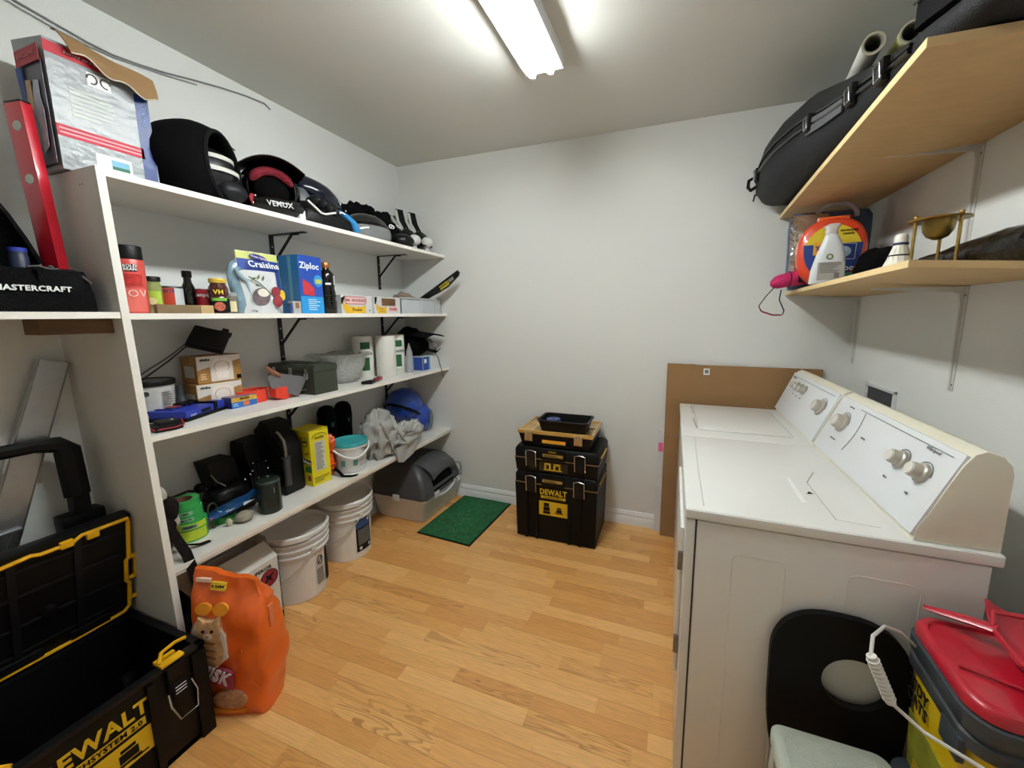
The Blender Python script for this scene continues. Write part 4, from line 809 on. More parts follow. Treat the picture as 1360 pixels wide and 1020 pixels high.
# black tool case
c = T('drill', 'black cordless tool lying in shadow behind the blue packet', 'tool', (.13, 1.13, Z4))
P('housing', c, BLACK, lambda g: (g.blob((0,-.01,.09), (.07,.085,.045), .1, 6, 2, pw=.8), g.blob((.02,.0,.04), (.08,.10,.045), .08, 6, 3, pw=.7, flatb=0)), ang=60)
P('case_top', c, plastic('#0d0d0f', .6), lambda g: g.hexa([(-.10,-.045,.12),(.0,-.045,.12),(.0,.065,.12),(-.10,.065,.12)], [(-.12,-.06,.245),(-.02,-.06,.245),(-.02,.055,.245),(-.12,.055,.245)], .004))
P('strap', c, M('#8f8a80', .5), lambda g: g.tube([(-.0,-.062,.20),(.02,-.052,.165),(.04,-.03,.14)], .0022, 5)); P('bolt', c, STEEL, lambda g: [g.blob(p, (.006,.006,.006), nu=10, nv=6) for p in ((.04,.055,.135),(.045,.09,.165),(.05,.075,.155))])
P('cord', c, BLACK, lambda g: g.tube([(-.02,-.06,.12),(-.05,-.13,.145),(-.05,-.20,.14)], .005, 6)); P('plug', c, BLACK, lambda g: g.blob((-.02,-.10,.15), (.022,.02,.022))); P('logo_ring', c, paper('#6d6d70'), lambda g: g.tube([(.098,.03+.016*math.cos(a),.055+.010*math.sin(a)) for a in [PI*k/8 for k in range(9)]], .0015, 5))
c = T('drill_case', 'tall black moulded case with metal bolts left of the jerry can', 'case', (.08, 1.275, Z4))
P('body', c, plastic('#101013', .55), lambda g: g.loft([[(-.05,y-.0,0),(.09,y,0),(.085,y,.18*s),(.05,y,.30*s),(-.04,y,.30*s)] for y, s in ((-.06,.93),(-.055,1),(.045,1.02),(.05,.96))]), ang=40); P('rib', c, BLACK, lambda g: [g.box(.075, .092, y_, y_+.012, .01, .19, .004) for y_ in (-.05,-.025,.0,.025)]); P('rivet', c, STEEL, lambda g: [g.blob(p, (.005,.005,.005), nu=10, nv=6) for p in ((.09,-.045,.20),(.092,.015,.19),(.094,-.03,.12),(.094,.02,.15),(.094,.03,.08))])
# jerry can
c = T('fuel_can', 'black plastic fuel can with a grey bent spout', 'can', (.19, 1.375, Z4))
def jer(g):
    pts = [(-.13,0),(.055,0),(.066,.012),(.066,.20),(.058,.255),(.03,.30),(-.01,.325),(-.025,.37),(-.08,.38),(-.10,.355),(-.13,.33)]
    g.prism([(x, z_) for x, z_ in pts], -.055, .055, Mx=Matrix(((1,0,0,0),(0,0,1,0),(0,1,0,0),(0,0,0,1))), bev=.010)
P('body', c, plastic('#121214', .5), jer, ang=45); P('side_rib', c, plastic('#17171a', .5), lambda g: [g.box(-.10, .055, -.058, -.054, z_, z_+.008, .002) for z_ in (.05,.09,.13,.17,.21)])
P('spout', c, metal('#8a857c', .4), lambda g: g.tube([(.072,-.045,.20),(.072,-.045,.25),(.066,-.045,.29),(.045,-.05,.325),(.035,-.055,.335)], [.009,.009,.008,.007,.007], 10), 'grey bent metal spout'); P('spout_collar', c, plastic('#3a3a3c'), lambda g: g.tube([(.072,-.045,.06),(.072,-.045,.19),(.072,-.045,.205)], [.017,.017,.021], 14))
# green canister
c = T('propane_canister', 'dark green cylindrical canister at the front of the lowest shelf', 'canister', (.315, 1.193, Z4))
P('body', c, gloss('#20302d', .3), lambda g: g.lathe([(0,0),(.043,0),(.047,.005),(.047,.145),(.044,.158),(.034,.165),(0,.166)], seg=32)); P('collar', c, M('#41544f', .3, metal=.4), lambda g: g.lathe([(.041,.158),(.047,.152),(.048,.148),(.047,.144)], seg=32)); P('valve', c, plastic('#56605c'), lambda g: g.lathe([(0,.165),(.006,.165),(.006,.172),(0,.173)], seg=14)); P('scratch', c, paper('#7d8f89'), lambda g: g.box(.046, .0478, -.01, -.008, .10, .125))
# yellow carton
c = T('yellow_carton', 'bright yellow cardboard carton with black lettering', 'box', (.135, 1.395, Z4), R(-6))
c.location = (.165, 1.455, Z4); c.rotation_euler = (0, 0, R(-4))
YC = M('#dccb12', .5, var=.04, bump=.02)
P('carton', c, YC, lambda g: g.box(-.02, .125, 0, .112, 0, .30, .001, seg=1)); P('top_flap', c, YC, lambda g: (g.box(-.02, .125, .0, .056, .3005, .303), g.box(-.02, .125, .054, .112, .303, .3055)))
D('ingredients_panel', c, paper('#c7c4b8'), '+x', (.125, .055, .16), .062, .165); lines(c, paper('#77746a'), '+x', (.1262, .055, .16), .052, .15, 16, seed=9)
txt(c, 'Scotts', .020, paper('#3f4a20'), '+x', (.1256, .056, .262), .02, rot=.0); P('logo_arc', c, paper('#3f5a20'), lambda g: g.tube([(.1262, .056+.042*math.cos(a), .262+.022*math.sin(a)) for a in [PI*k/10 for k in range(11)]], .0016, 5)); lines(c, paper('#a08f10'), '+x', (.1262, .055, .032), .09, .035, 4, seed=2)
P('round_badge', c, paper('#4d4a1a'), lambda g: g.tube([(.085+.024*math.cos(a), -.0012, .245+.024*math.sin(a)) for a in [2*PI*k/20 for k in range(20)]], .0022, 5, closed=True)); txt(c, 'NEW', .014, INK, '-y', (.085, -.001, .245), .03)
D('black_banner', c, INK, '-y', (.095, 0, .135), .058, .026, rot=-.15); txt(c, 'icions', .024, WHT, '-y', (.093, -.001, .135), .03, rot=-.15); D('green_patch', c, paper('#2f7a34'), '-y', (.10, 0, .095), .045, .035); D('red_mark', c, paper('#b0352a'), '-y', (.095, 0, .18), .03, .008, rot=.2); D('red_mark', c, paper('#a5302a'), '-y', (.10, 0, .045), .02, .03)
# orange bag
c = T('orange_net_bag', 'crumpled orange plastic bag wedged left of the teal-lidded tub', 'bag', (.235, 1.60, Z4))
P('bag', c, M('#d9501a', .35, var=.25, scale=12, bump=.6, bscale=40, coat=.2), lambda g: (g.crumple((-.015,.012,.17), (.048,.040,.062), .4, 2.4, 2, nu=32, nv=20), g.crumple((-.005,-.0,.07), (.04,.032,.072), .35, 2.4, 5, 0, nu=32, nv=20)), ang=60); P('strap', c, cloth('#131313'), lambda g: g.strip([(.0,.0,.05),(.06,.005,.03),(.10,.0,.006),(.14,.02,.004),(.16,.045,.004)], .022, .004, wd=(-.3,1,0)))
# teal-lidded tub
c = T('detergent_tub', 'white round tub with a teal lid and bail handle', 'tub', (.285, 1.715, Z4))
P('tub', c, M('#dcdcda', .35, var=.02, bump=0), lambda g: g.lathe([(0,0),(.072,0),(.078,.005),(.092,.145),(.098,.147),(.098,.158),(.092,.158),(0,.158)], seg=40)); P('lid', c, plastic('#3aa3a8', .35), lambda g: g.lathe([(0,.172),(.085,.172),(.090,.178),(.097,.180),(.100,.174),(.100,.160),(.094,.158)], seg=40), 'teal lid')
P('handle', c, plastic('#e4e4e2'), lambda g: g.tube([(.104*math.cos(a), .104*math.sin(a), .150-.055*math.cos(a-FA)**2) for a in [FA-PI/2+PI*k/16 for k in range(17)]], .0055, 8)); arc('teal_stripe', c, paper('#5b9f9a'), (0,0,0), .0845, .045, .125, FA-.75, .30); arc('teal_stripe', c, paper('#5b9f9a'), (0,0,0), .0845, .045, .125, FA+.05, .30)
arc('text_panel', c, paper('#b9bdbb'), (0,0,0), .0835, .035, .11, FA+.75, .8); txt(c, 'Clean', .022, paper('#5c6462'), None, (0,0,.132), .02, bend=(.091, FA+.8))
# grey cloth
c = T('grey_cloth_bag', 'light grey folded cloth hanging over the shelf edge', 'cloth', (.30, 1.98, Z4))
GC = cloth('#a5a5a1', .9, .2)
P('body', c, GC, lambda g: g.crumple((-.01,-.03,.125), (.10,.115,.165), .34, 1.9, 3, 0), ang=85)
P('draped_fold', c, cloth('#adaca8', .9, .2), lambda g: g.crumple((.045,.14,.085), (.075,.175,.085), .36, 2.3, 8, .0, Mx=Matrix.Rotation(R(8), 4, 'X')), ang=85)
P('hanging_corner', c, GC, lambda g: g.sheet(lambda u, v: (.112+.010*math.sin(u*9)*(1-v)+.01*v, -.02+.25*u*(1-.35*v), .06-.01*u-(.11-.05*abs(u-.3))*v), 18, 8, .006), ang=80)
P('fold_line', c, cloth('#8b8b87'), lambda g: [g.tube(q, .006, 6) for q in ([(.06,-.09,.24),(.088,-.07,.16),(.098,-.04,.07),(.112,-.01,.0)], [(.07,.0,.20),(.10,.04,.13),(.118,.08,.06)], [(.09,.08,.14),(.115,.16,.12),(.11,.25,.10)])], ang=80)
# boots behind
c = T('slippers', 'pair of black slippers standing upright against the wall', 'shoes', (.10, 1.80, Z4))
for k, yy in enumerate((-.07, .055)):
    P('slipper', c, cloth('#18171a'), lambda g: g.loft([[(.045*s*math.cos(a)+.0, yy+.052*s*math.sin(a), zz) for a in [2*PI*i/20 for i in range(20)]] for zz, s in ((0,.8),(.08,1),(.20,1),(.28,1.1),(.335,1.0),(.36,.7),(.368,.3))]), ang=60)
    P('sole_trim', c, M('#4c4038', .7), lambda g: g.tube([(-.01, yy-.05*math.cos(a), .28+.075*math.sin(a)) for a in [PI*i/10 for i in range(11)]], .008, 6))
    P('print', c, paper('#324852'), lambda g: g.prism([(-.012,.02),(-.004,.008),(.0,.022),(.006,.008),(.013,.018),(.008,-.015),(-.009,-.015)], 0, .002, Mx=frame('+x', (.0465, yy+.0, .255))))
# blue bag/helmet
c = T('blue_respirator_case', 'shiny blue moulded shell with a black band by the back wall', 'case', (.17, 2.44, Z4))
BLU = gloss('#1f49a8', .3)
Mb = Matrix.Rotation(R(-30), 4, 'X')
P('upper_shell', c, BLU, lambda g: g.blob((-.03,-.03,.22), (.125,.155,.135), .04, 4, 1, Mx=Mb), ang=70); P('lower_shell', c, gloss('#1b3f98', .3), lambda g: g.blob((.02,.045,.115), (.12,.12,.115), .04, 4, 2, flatb=0), ang=70)
P('band', c, BLACK, lambda g: g.tube([Mb @ Vector((.128*math.cos(a), .158*math.sin(a), -.05)) + Vector((-.028,-.03,.225)) for a in [2*PI*k/28 for k in range(28)]], .010, 6, closed=True)); P('sticker', c, M('#6e7474', .4, var=.6, scale=60, bump=0), lambda g: g.prism([(-.03,-.04),(.025,-.045),(.035,.03),(-.01,.045)], 0, .003, Mx=frame(((-.2,1,0),(-.05,0,1)), (.139,.06,.115))))
P('grey_rim', c, M('#8f97a5', .3), lambda g: g.tube([(.10, .08+.06*math.cos(a), .095+.085*math.sin(a)) for a in [R(-70+14*k) for k in range(12)]], .005, 6)); P('crease', c, gloss('#4a6fd0', .25), lambda g: g.tube([(.05,-.06,.33),(.075,-.035,.30),(.09,-.02,.26)], .004, 6))

# ================================================================== FLOOR, LEFT
# buckets
def bucket(x, y, label, handle_a, lab_a, blue):
    c = T('plastic_bucket', label, 'bucket', (x, y, 0), 0, 'white plastic buckets under the lowest shelf'); WP = M('#e2e1df', .38, var=.03, bump=.02)
    P('pail', c, WP, lambda g: g.lathe([(0,0),(.128,0),(.132,.004),(.140,.255),(.152,.258),(.153,.267),(.142,.270),(.143,.290),(.155,.293),(.156,.302),(.145,.305),(.146,.325),(.158,.328),(.159,.338),(.147,.341),(.148,.36),(.141,.36),(.137,.30),(.126,.01),(0,.008)], seg=44))
    ld = P('lid', c, M('#eae9e6', .35, var=.02, bump=.02), lambda g: g.lathe([(.151,.356),(.160,.357),(.161,.372),(.156,.378),(.149,.377),(.144,.350),(.138,.346),(0,.346)], seg=44))
    P('tear_strip', ld, WP, lambda g: g.lathe([(.1605,.350),(.165,.352),(.165,.372),(.1605,.374),(.1605,.350)], seg=10, a0=FA-.5, a1=FA+.3))
    pts = [(.152*math.cos(handle_a+s*PI/2)*1.0, .152*math.sin(handle_a+s*PI/2), .30) for s in (-1, 1)]
    da = Vector((math.cos(handle_a), math.sin(handle_a), 0)); pe = Vector((-da.y, da.x, 0))
    P('bail_handle', c, M('#c9c6c0', .35, metal=.3), lambda g: g.tube([pe*(.156*math.cos(k*PI/18)) + da*(.156*math.sin(k*PI/18)) + Vector((0,0,.285-.16*math.sin(k*PI/18))) for k in range(19)], .0035, 7))
    for s in (-1, 1): P('bail_ear', c, WP, lambda g: g.lathe([(0,0),(.015,0),(.013,.010),(0,.012)], seg=14, Mx=along(pe*s*.146+Vector((0,0,.278)), pe*s)))
    if blue:
        arc('label_panel', c, INK, (0,0,0), .1385, .045, .265, lab_a, .78); arc('blue_top', c, paper('#244d86'), (0,0,0), .1395, .195, .265, lab_a, .78); arc('grey_panel', c, M('#58585a', .5, var=.3, scale=200, bump=0), (0,0,0), .1393, .085, .185, lab_a, .62)
        P('tick', c, WHT, lambda g: g.tube([(.1410*math.cos(lab_a+d), .1410*math.sin(lab_a+d), z_) for d, z_ in ((.18,.235),(.22,.220),(.30,.25))], .003, 5))
        for d in (-.22, .25): P('round_mark', c, paper('#c9c9c4'), lambda g: g.lathe([(0,0),(.010,0),(.010,.001),(0,.001)], seg=12, Mx=along((.1398*math.cos(lab_a+d), .1398*math.sin(lab_a+d), .065), (math.cos(lab_a+d), math.sin(lab_a+d), 0))))
    else:
        arc('label_panel', c, paper('#c9c7c1'), (0,0,0), .1385, .06, .26, lab_a, .34); arc('grey_print', c, M('#8c8a86', .5, var=.3, scale=150, bump=0), (0,0,0), .1392, .065, .15, lab_a, .31); arc('dark_label', c, INK, (0,0,0), .1385, .05, .25, lab_a+.42, .26)
        P('warning_ring', c, INK, lambda g: g.tube([(.1415*math.cos(lab_a+.11*math.cos(a)), .1415*math.sin(lab_a+.11*math.cos(a)), .195+.024*math.sin(a)) for a in [2*PI*k/20 for k in range(20)]], .002, 5, closed=True)); P('warning_bar', c, INK, lambda g: g.tube([(.1415*math.cos(lab_a+d), .1415*math.sin(lab_a+d), z_) for d, z_ in ((-.08,.178),(0,.195),(.08,.212))], .002, 5))
    return c
bucket(.215, 1.375, 'white plastic bucket with a warning label, next to the white carton', R(-98), R(6), False)
bucket(.19, 1.735, 'white plastic bucket with a blue and black label, next to the litter box', R(-100), R(-2), True)
# white carton
c = T('weight_carton', 'white carton with a red round emblem and open top flaps', 'box', (.065, .99, 0), R(0))
WC = M('#dcd9d2', .5, var=.03, bump=.02)
P('carton', c, WC, lambda g: (g.box(0, .25, 0, .004, 0, .33), g.box(0, .25, .206, .21, 0, .33), g.box(.246, .25, 0, .21, 0, .33), g.box(0, .004, 0, .21, 0, .33), g.box(0, .25, 0, .21, 0, .004)))
P('top_flap', c, WC, lambda g: g.hexa([(.25,0,.33),(.25,.21,.33),(.247,.21,.33),(.247,0,.33)], [(.165,.0,.385),(.165,.21,.385),(.163,.21,.383),(.163,.0,.383)]), 'raised front flap')
P('side_flap', c, M('#b9b2a8', .6), lambda g: [g.hexa([(.03,.21,.33),(.20,.21,.33),(.20,.207,.33),(.03,.207,.33)], [(.03,.225,.40),(.16,.225,.40),(.16,.222,.40),(.03,.222,.40)]), g.hexa([(.03,.0,.33),(.22,.0,.33),(.22,.003,.33),(.03,.003,.33)], [(.03,-.03,.365),(.19,-.03,.365),(.19,-.027,.365),(.03,-.027,.365)])])
txt(c, 'CARRÉ SUPERIOR', .024, INK, '+x', (.2505, .085, .298), .02, sx=.9); P('emblem', c, paper('#8e2233'), lambda g: g.prism(circ(.040, .040, 26), 0, .0012, Mx=frame('+x', (.25, .158, .245)))); P('emblem_ring', c, paper('#3a1a22'), lambda g: g.tube([(.252, .158+.041*math.cos(a), .245+.041*math.sin(a)) for a in [2*PI*k/26 for k in range(26)]], .0018, 5, closed=True))
P('emblem_mark', c, INK, lambda g: (g.tube([(.252,.135,.228),(.252,.155,.248),(.252,.178,.262)], .004, 5), g.tube([(.252,.145,.262),(.252,.158,.246),(.252,.172,.226)], .003, 5), g.blob((.252,.158,.246), (.002,.012,.010))))
D('black_corner', c, INK, '+x', (.25, .195, .02), .03, .035); txt(c, '1', .05, INK, '+x', (.2505, .19, .075), .02)
D('lower_print', c, paper('#3c3a38'), '+x', (.25, .10, .21), .07, .012)
# dark bag behind
c = T('dark_bag', 'black bag pushed under the shelf behind the white carton', 'bag', (.0, 0, 0)); c.location = (.19, .89, 0)
P('bag', c, cloth('#161415'), lambda g: g.blob((-.03,-.02,.16), (.12,.058,.17), .2, 6, 3, flatb=0), ang=60); P('strap', c, cloth('#0f0e0f'), lambda g: g.strip([(.10,-.05,.30),(.17,-.065,.22),(.19,-.07,.10),(.18,-.07,.02)], .022, .005, wd=(.2,1,0)))
# green mat
c = T('door_mat', 'green carpet mat with a dark rubber border in front of the litter box', 'mat', (.70, 2.335, 0), R(-3))
P('rubber_border', c, M('#1c2a22', .7), lambda g: g.box(-.21, .21, -.305, .305, 0, .005, .0015)); 
P('carpet', c, M('#1f6a3b', .95, var=.35, scale=35, bump=1.0, bscale=260), lambda g: g.box(-.20, .20, -.295, .295, .004, .009, .001)); 
P('litter_grains', c, paper('#b9c4b9'), lambda g: [g.blob((random.gauss(-.02,.08), random.gauss(-.05,.10), .0095), (.0022,.0022,.0014), nu=6, nv=4) for _ in range(45)], kind='stuff')
# litter box
c = T('litter_box', 'grey hooded cat litter box with white clips under the lowest shelf', 'litter box', (.02, 2.13, 0))
LG = plastic('#d5d7da', .4); DG = plastic('#45474a', .38)
def rr3(x0, x1, y0, y1, z_, r=.04, n=5): return [(x, y, z_) for x, y in rrect(x1-x0, y1-y0, r, n, (x0+x1)/2, (y0+y1)/2)]
P('pan', c, LG, lambda g: g.loft([rr3(.035,.425,.03,.47,0), rr3(.02,.44,.015,.485,.03), rr3(.0,.465,.0,.50,.165), rr3(-.005,.47,-.005,.505,.17), rr3(-.005,.47,-.005,.505,.185)]), ang=50)
P('pan_rim', c, DG, lambda g: g.loft([rr3(-.008,.474,-.008,.508,.183), rr3(-.008,.474,-.008,.508,.197)]))
P('hood', c, DG, lambda g: g.loft([rr3(0,.465,0,.50,.196), rr3(.0,.462,.004,.496,.23), rr3(.01,.43,.02,.48,.32), rr3(.03,.37,.05,.45,.385), rr3(.07,.30,.10,.40,.41), rr3(.12,.25,.16,.34,.415,.03)]), ang=60)
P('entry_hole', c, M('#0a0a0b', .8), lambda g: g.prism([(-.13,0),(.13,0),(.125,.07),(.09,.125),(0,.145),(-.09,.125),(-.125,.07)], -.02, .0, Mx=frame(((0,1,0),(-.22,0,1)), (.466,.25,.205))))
P('entry_lip', c, LG, lambda g: g.tube([(.475, .25+.135*math.cos(a), .20-.05*math.sin(a)) for a in [PI*k/14 for k in range(15)]], .009, 8)); P('visor', c, DG, lambda g: g.sheet(lambda u, v: (.30+.165*math.sin(v*1.45)+.012, .10+.30*u, .425-.105*(1-math.cos(v*1.45))-.03*(2*u-1)**2), 12, 8, .012), ang=60)
P('knob', c, STEEL, lambda g: g.blob((.395,.25,.40), (.012,.014,.012), nu=14, nv=8)); 
for (x_, y_, f_) in ((.235, -.010, '-y'), (.476, .13, '+x'), (.476, .43, '+x')):
    P('clip', c, plastic('#dcdcdc', .3), lambda g: g.box(-.026, .026, -.022, .022, 0, .010, .004, Mx=frame(f_, (x_, y_, .186))))
P('side_hook', c, plastic('#9ea1a3'), lambda g: g.tube([(.44,.40,.32),(.475,.43,.325),(.488,.455,.30),(.488,.46,.25),(.476,.45,.215)], .008, 8))

# open rolling toolbox (local x = world +y, local -y = world +x)
tbx = T('rolling_toolbox', 'large open black and yellow rolling toolbox in the near left corner', 'toolbox', (.56, .192, 0), R(90))
PB = plastic('#131315', .5); L0, D0, H0 = .548, .42, .345
def wallbox(g):
    th = .018
    for a in ((0, L0, 0, th), (0, L0, D0-th, D0), (0, th, 0, D0), (L0-th, L0, 0, D0)): g.box(a[0], a[1], a[2], a[3], .0, H0, .003)
    g.box(0, L0, 0, D0, 0, .02)
P('tub', tbx, PB, wallbox); P('rim', tbx, plastic('#1d1d20', .4), lambda g: (g.box(-.004, L0+.002, -.006, .022, H0-.012, H0+.004, .003), g.box(-.004, L0+.002, D0-.022, D0+.004, H0-.012, H0+.004, .003), g.box(L0-.022, L0+.002, -.006, D0, H0-.012, H0+.004, .003), g.box(-.006, .02, -.006, D0, H0-.012, H0+.004, .003)))
P('corner_rib', tbx, PB, lambda g: [g.box(x_, x_+w_, -.012, .004, 0, H0-.02, .004) for x_, w_ in ((.0,.03), (.385,.02), (.505,.043), (.13,.02))])
P('side_rib', tbx, PB, lambda g: [g.box(L0-.004, L0+.0015, y_, y_+.02, 0, H0-.02, .002) for y_ in (.02, .36)])
la = P('latch', tbx, PB, lambda g: (g.box(.435, .485, -.018, -.002, H0-.10, H0-.005, .004), g.box(.44, .48, -.022, -.015, H0-.12, H0-.06, .003)))
P('wire_bail', la, STEEL, lambda g: (g.tube([(.428,-.022,H0-.085),(.424,-.040,H0-.12),(.436,-.055,H0-.168),(.484,-.055,H0-.168),(.496,-.040,H0-.12),(.492,-.022,H0-.085)], .003, 7), [g.tube([(.445+k*.0, -.027, H0-.075-k*.011), (.475, -.027, H0-.075-k*.011)], .002, 6) for k in range(3)]), 'bent steel wire bail')
P('yellow_clip', tbx, YEL, lambda g: (g.box(.428, .49, -.008, .018, H0+.003, H0+.013, .003), g.tube([(.43,.01,H0+.014),(.455,.045,H0+.024),(.50,.062,H0+.018),(.53,.058,H0+.014)], .006, 6), g.box(.43,.485,.03,.045,H0-.0,H0+.012,.003)), 'yellow clip on the rim')
P('yellow_clip', tbx, YEL, lambda g: (g.box(.07, .13, -.008, .018, H0+.003, H0+.013, .003), g.tube([(.07,.01,H0+.012),(.10,.05,H0+.022),(.13,.01,H0+.012)], .006, 6)), 'yellow clip on the rim')
YP = paper('#d9b117')
txt(tbx, 'DEWALT', .064, YP, '-y', (.268, -.0006, .268), .03, sx=.88, ex=.0008); D('yellow_bar', tbx, YP, '-y', (.268, -.0003, .222), .215, .026); txt(tbx, 'TOUGHSYSTEM 2.0', .0225, INK, '-y', (.268, -.0015, .222), .025, sx=.98)
D('yellow_panel', tbx, YP, '-y', (.275, -.0003, .155), .235, .085); P('panel_art', tbx, INK, lambda g: [g.box(a, b_, z0, z1, 0, .0018, Mx=frame('-y', (0, -.0005, 0))) for a, b_, z0, z1 in ((.18,.245,.118,.150),(.185,.24,.155,.19),(.30,.355,.125,.133),(.305,.35,.137,.165),(.335,.372,.122,.127),(.31,.345,.17,.18))])
P('wheel', tbx, M('#1a1a1c', .7), lambda g: [g.lathe([(0,-.02),(.06,-.02),(.065,-.012),(.065,.012),(.06,.02),(0,.02)], seg=24, Mx=along((x_, D0+.01, .066), (1,0,0))) for x_ in (.04, L0-.05)])
# lid, leaning slightly forward
Ml = Matrix.Translation((0, D0-.012, H0+.01)) @ Matrix.Rotation(R(13), 4, 'X')      # local z up the lid, +y outward/back
LH = .425
P('lid_shell', tbx, PB, lambda g: (g.box(.0, L0, .0, .045, 0, LH, .012, Mx=Ml)), ang=45)
P('lid_ribs', tbx, plastic('#1c1c1f', .45), lambda g: ([g.box(.03, L0-.03, -.006, .002, z_, z_+.010, .002, Mx=Ml) for z_ in (.06,.16,.27,.36)], [g.box(x_, x_+.018, -.008, .002, .02, LH-.02, .002, Mx=Ml) for x_ in (.10,.26,.40)], [g.box(x_, x_+.10, -.012, .0, .02, .05, .004, Mx=Ml) for x_ in (.05,.22,.38)]))
P('lid_boss', tbx, PB, lambda g: g.lathe([(0,0),(.018,0),(.015,.02),(0,.022)], seg=18, Mx=Ml @ along((.34,-.0,.18), (0,-1,0))))
seal = [(.012,.01),(.10,.012),(.11,.022),(.16,.022),(.17,.012),(.40,.012),(L0-.03,.018),(L0-.012,.035),(L0-.012,.14),(L0-.02,.15),(L0-.02,.24),(L0-.012,.25),(L0-.012,LH-.03),(L0-.012,LH-.012),(.42,LH-.012),(.40,LH-.026),(.33,LH-.026),(.31,LH-.018),(.20,LH-.03),(.14,LH-.055),(.08,LH-.055),(.012,LH-.06)]
P('yellow_seal', tbx, YEL, lambda g: g.tube([Ml @ Vector((x_, -.006, z_)) for x_, z_ in seal], .0062, 6, closed=True), 'bright yellow rim seal'); P('yellow_catch', tbx, YEL, lambda g: [g.box(x_, x_+.03, -.014, .0, LH-.035, LH-.012, .003, Mx=Ml) for x_ in (.37,.43)] + [g.box(L0-.012, L0+.010, -.008, .004, z_, z_+.012, .002, Mx=Ml) for z_ in (.15, .24, .06)] + [g.box(L0+.002, L0+.008, -.008, .0, .155, .238, .002, Mx=Ml)])
hd = P('pull_handle', tbx, PB, lambda g: (g.tube([(.48,D0-.04,.60),(.48,D0-.04,.86)], .030, 4, flat=1.0), g.tube([(.48,D0-.04,.85),(.475,D0-.04,1.015),(.455,D0-.04,1.04),(.40,D0-.04,1.05),(-.05,D0-.04,1.055)], [.034,.034,.028,.022,.020], 8)), ang=30)
hd.data.transform(Matrix.Translation((0, .08, 0)))
P('handle_socket', tbx, PB, lambda g: g.box(.42, .53, D0+.0, D0+.07, .70, .79, .015))
P('handle_post', tbx, PB, lambda g: g.box(.456, .504, D0+.02, D0+.055, .06, .80, .006)); P('handle_post', tbx, PB, lambda g: g.box(.045, .09, D0+.02, D0+.055, .06, 1.05, .006))

# aluminium rail
c = T('aluminium_channel', 'long dull aluminium channel leaning on the wall behind the rolling toolbox', 'metal rail', (.05, .27, 0))
Mr = along((0, 0, .012), Vector((.0, .42, 1.30)), (0, 1, 0))
AL = metal('#b9bbbe', .38)
P('web', c, AL, lambda g: g.box(-.036, .036, -.0015, .0015, 0, 1.375, Mx=Mr)); P('flange', c, AL, lambda g: (g.box(-.038, -.034, -.0015, .02, 0, 1.375, Mx=Mr), g.box(.034, .038, -.0015, .02, 0, 1.375, Mx=Mr))); P('rib', c, AL, lambda g: [g.box(x_-.003, x_+.003, -.0, .006, 0, 1.375, .001, Mx=Mr, seg=1) for x_ in (-.006, .010, .022)])
c = T('metal_flashing', 'grey metal flashing strip lying behind the toolbox lid', 'metal strip', (.004, .30, 0)); P('strip', c, metal('#9aa0a3', .45), lambda g: (g.hexa([(0,0,0),(.06,0,0),(.06,.004,0),(0,.004,0)], [(0,.225,.775),(.06,.225,.775),(.06,.229,.775),(0,.229,.775)]), g.hexa([(.0,.0,.77),(.06,.0,.77),(.06,.25,.775),(0,.25,.775)], [(.0,.0,.775),(.06,.0,.775),(.06,.25,.78),(0,.25,.78)])))

# kibble bag
kb = T('cat_food_bag', 'crumpled orange bag of cat food with a kitten picture', 'bag', (.568, .852, 0), R(20)); kb.scale = (.97, 1, .915)
KO = M('#e2621c', .28, var=.10, scale=7, bump=.5, bscale=9, coat=.35)
KW, KD, KH = .30, .15, .60
def ksec(z_, wx, dy, ox=0, oy=0, n=8):
    out = []
    base = rrect(wx, dy, min(.02, dy*.45), 3); pts = []
    for i, p in enumerate(base):
        q = base[(i+1) % len(base)]; d_ = math.hypot(q[0]-p[0], q[1]-p[1]); m_ = 10 if d_ > .15 else 4 if i % 4 == 3 else 1
        pts += [(p[0]+(q[0]-p[0])*j/m_, p[1]+(q[1]-p[1])*j/m_) for j in range(m_)]
    for (x, y) in pts:
        k = noise.noise(Vector((x*9, y*9, z_*9)))*.010 + (.35-abs(noise.noise(Vector((x*13+z_*5, 2, z_*11-x*6)))*1.5))*.010*(1 if z_ > .02 else 0); out.append((x+ox+k*1.5, y+oy+k*1.2, z_ + (0 if z_ < .01 else noise.noise(Vector((x*6, y*6, 3)))*.012) - max(0, z_-.40)/.2*.045*(x+.08)/.2))
    return out
def kprof(z_):      # half depth of bag at height
    pts = ((0,.062),(.05,.07),(.25,.070),(.42,.060),(.50,.042),(.55,.02),(.60,.010))
    for (a, da), (b, db) in zip(pts, pts[1:]):
        if a <= z_ <= b: return da+(db-da)*(z_-a)/(b-a)
    return .01
def kw(z_): return .245 + .03*min(1, z_/.3)
P('sack', kb, KO, lambda g: g.loft([ksec(z_, kw(z_)*(1-.55*max(0, z_-.38)), 2*kprof(z_), -.07*max(0, z_-.38)) for z_ in [0,.02]+[.045+.025*i for i in range(22)]+[.60]]), ang=40)
def kf(z_, x):
    e = abs(x)/(kw(z_)/2); return -kprof(z_)*(1 if e < .8 else 1-(e-.8)*1.2)
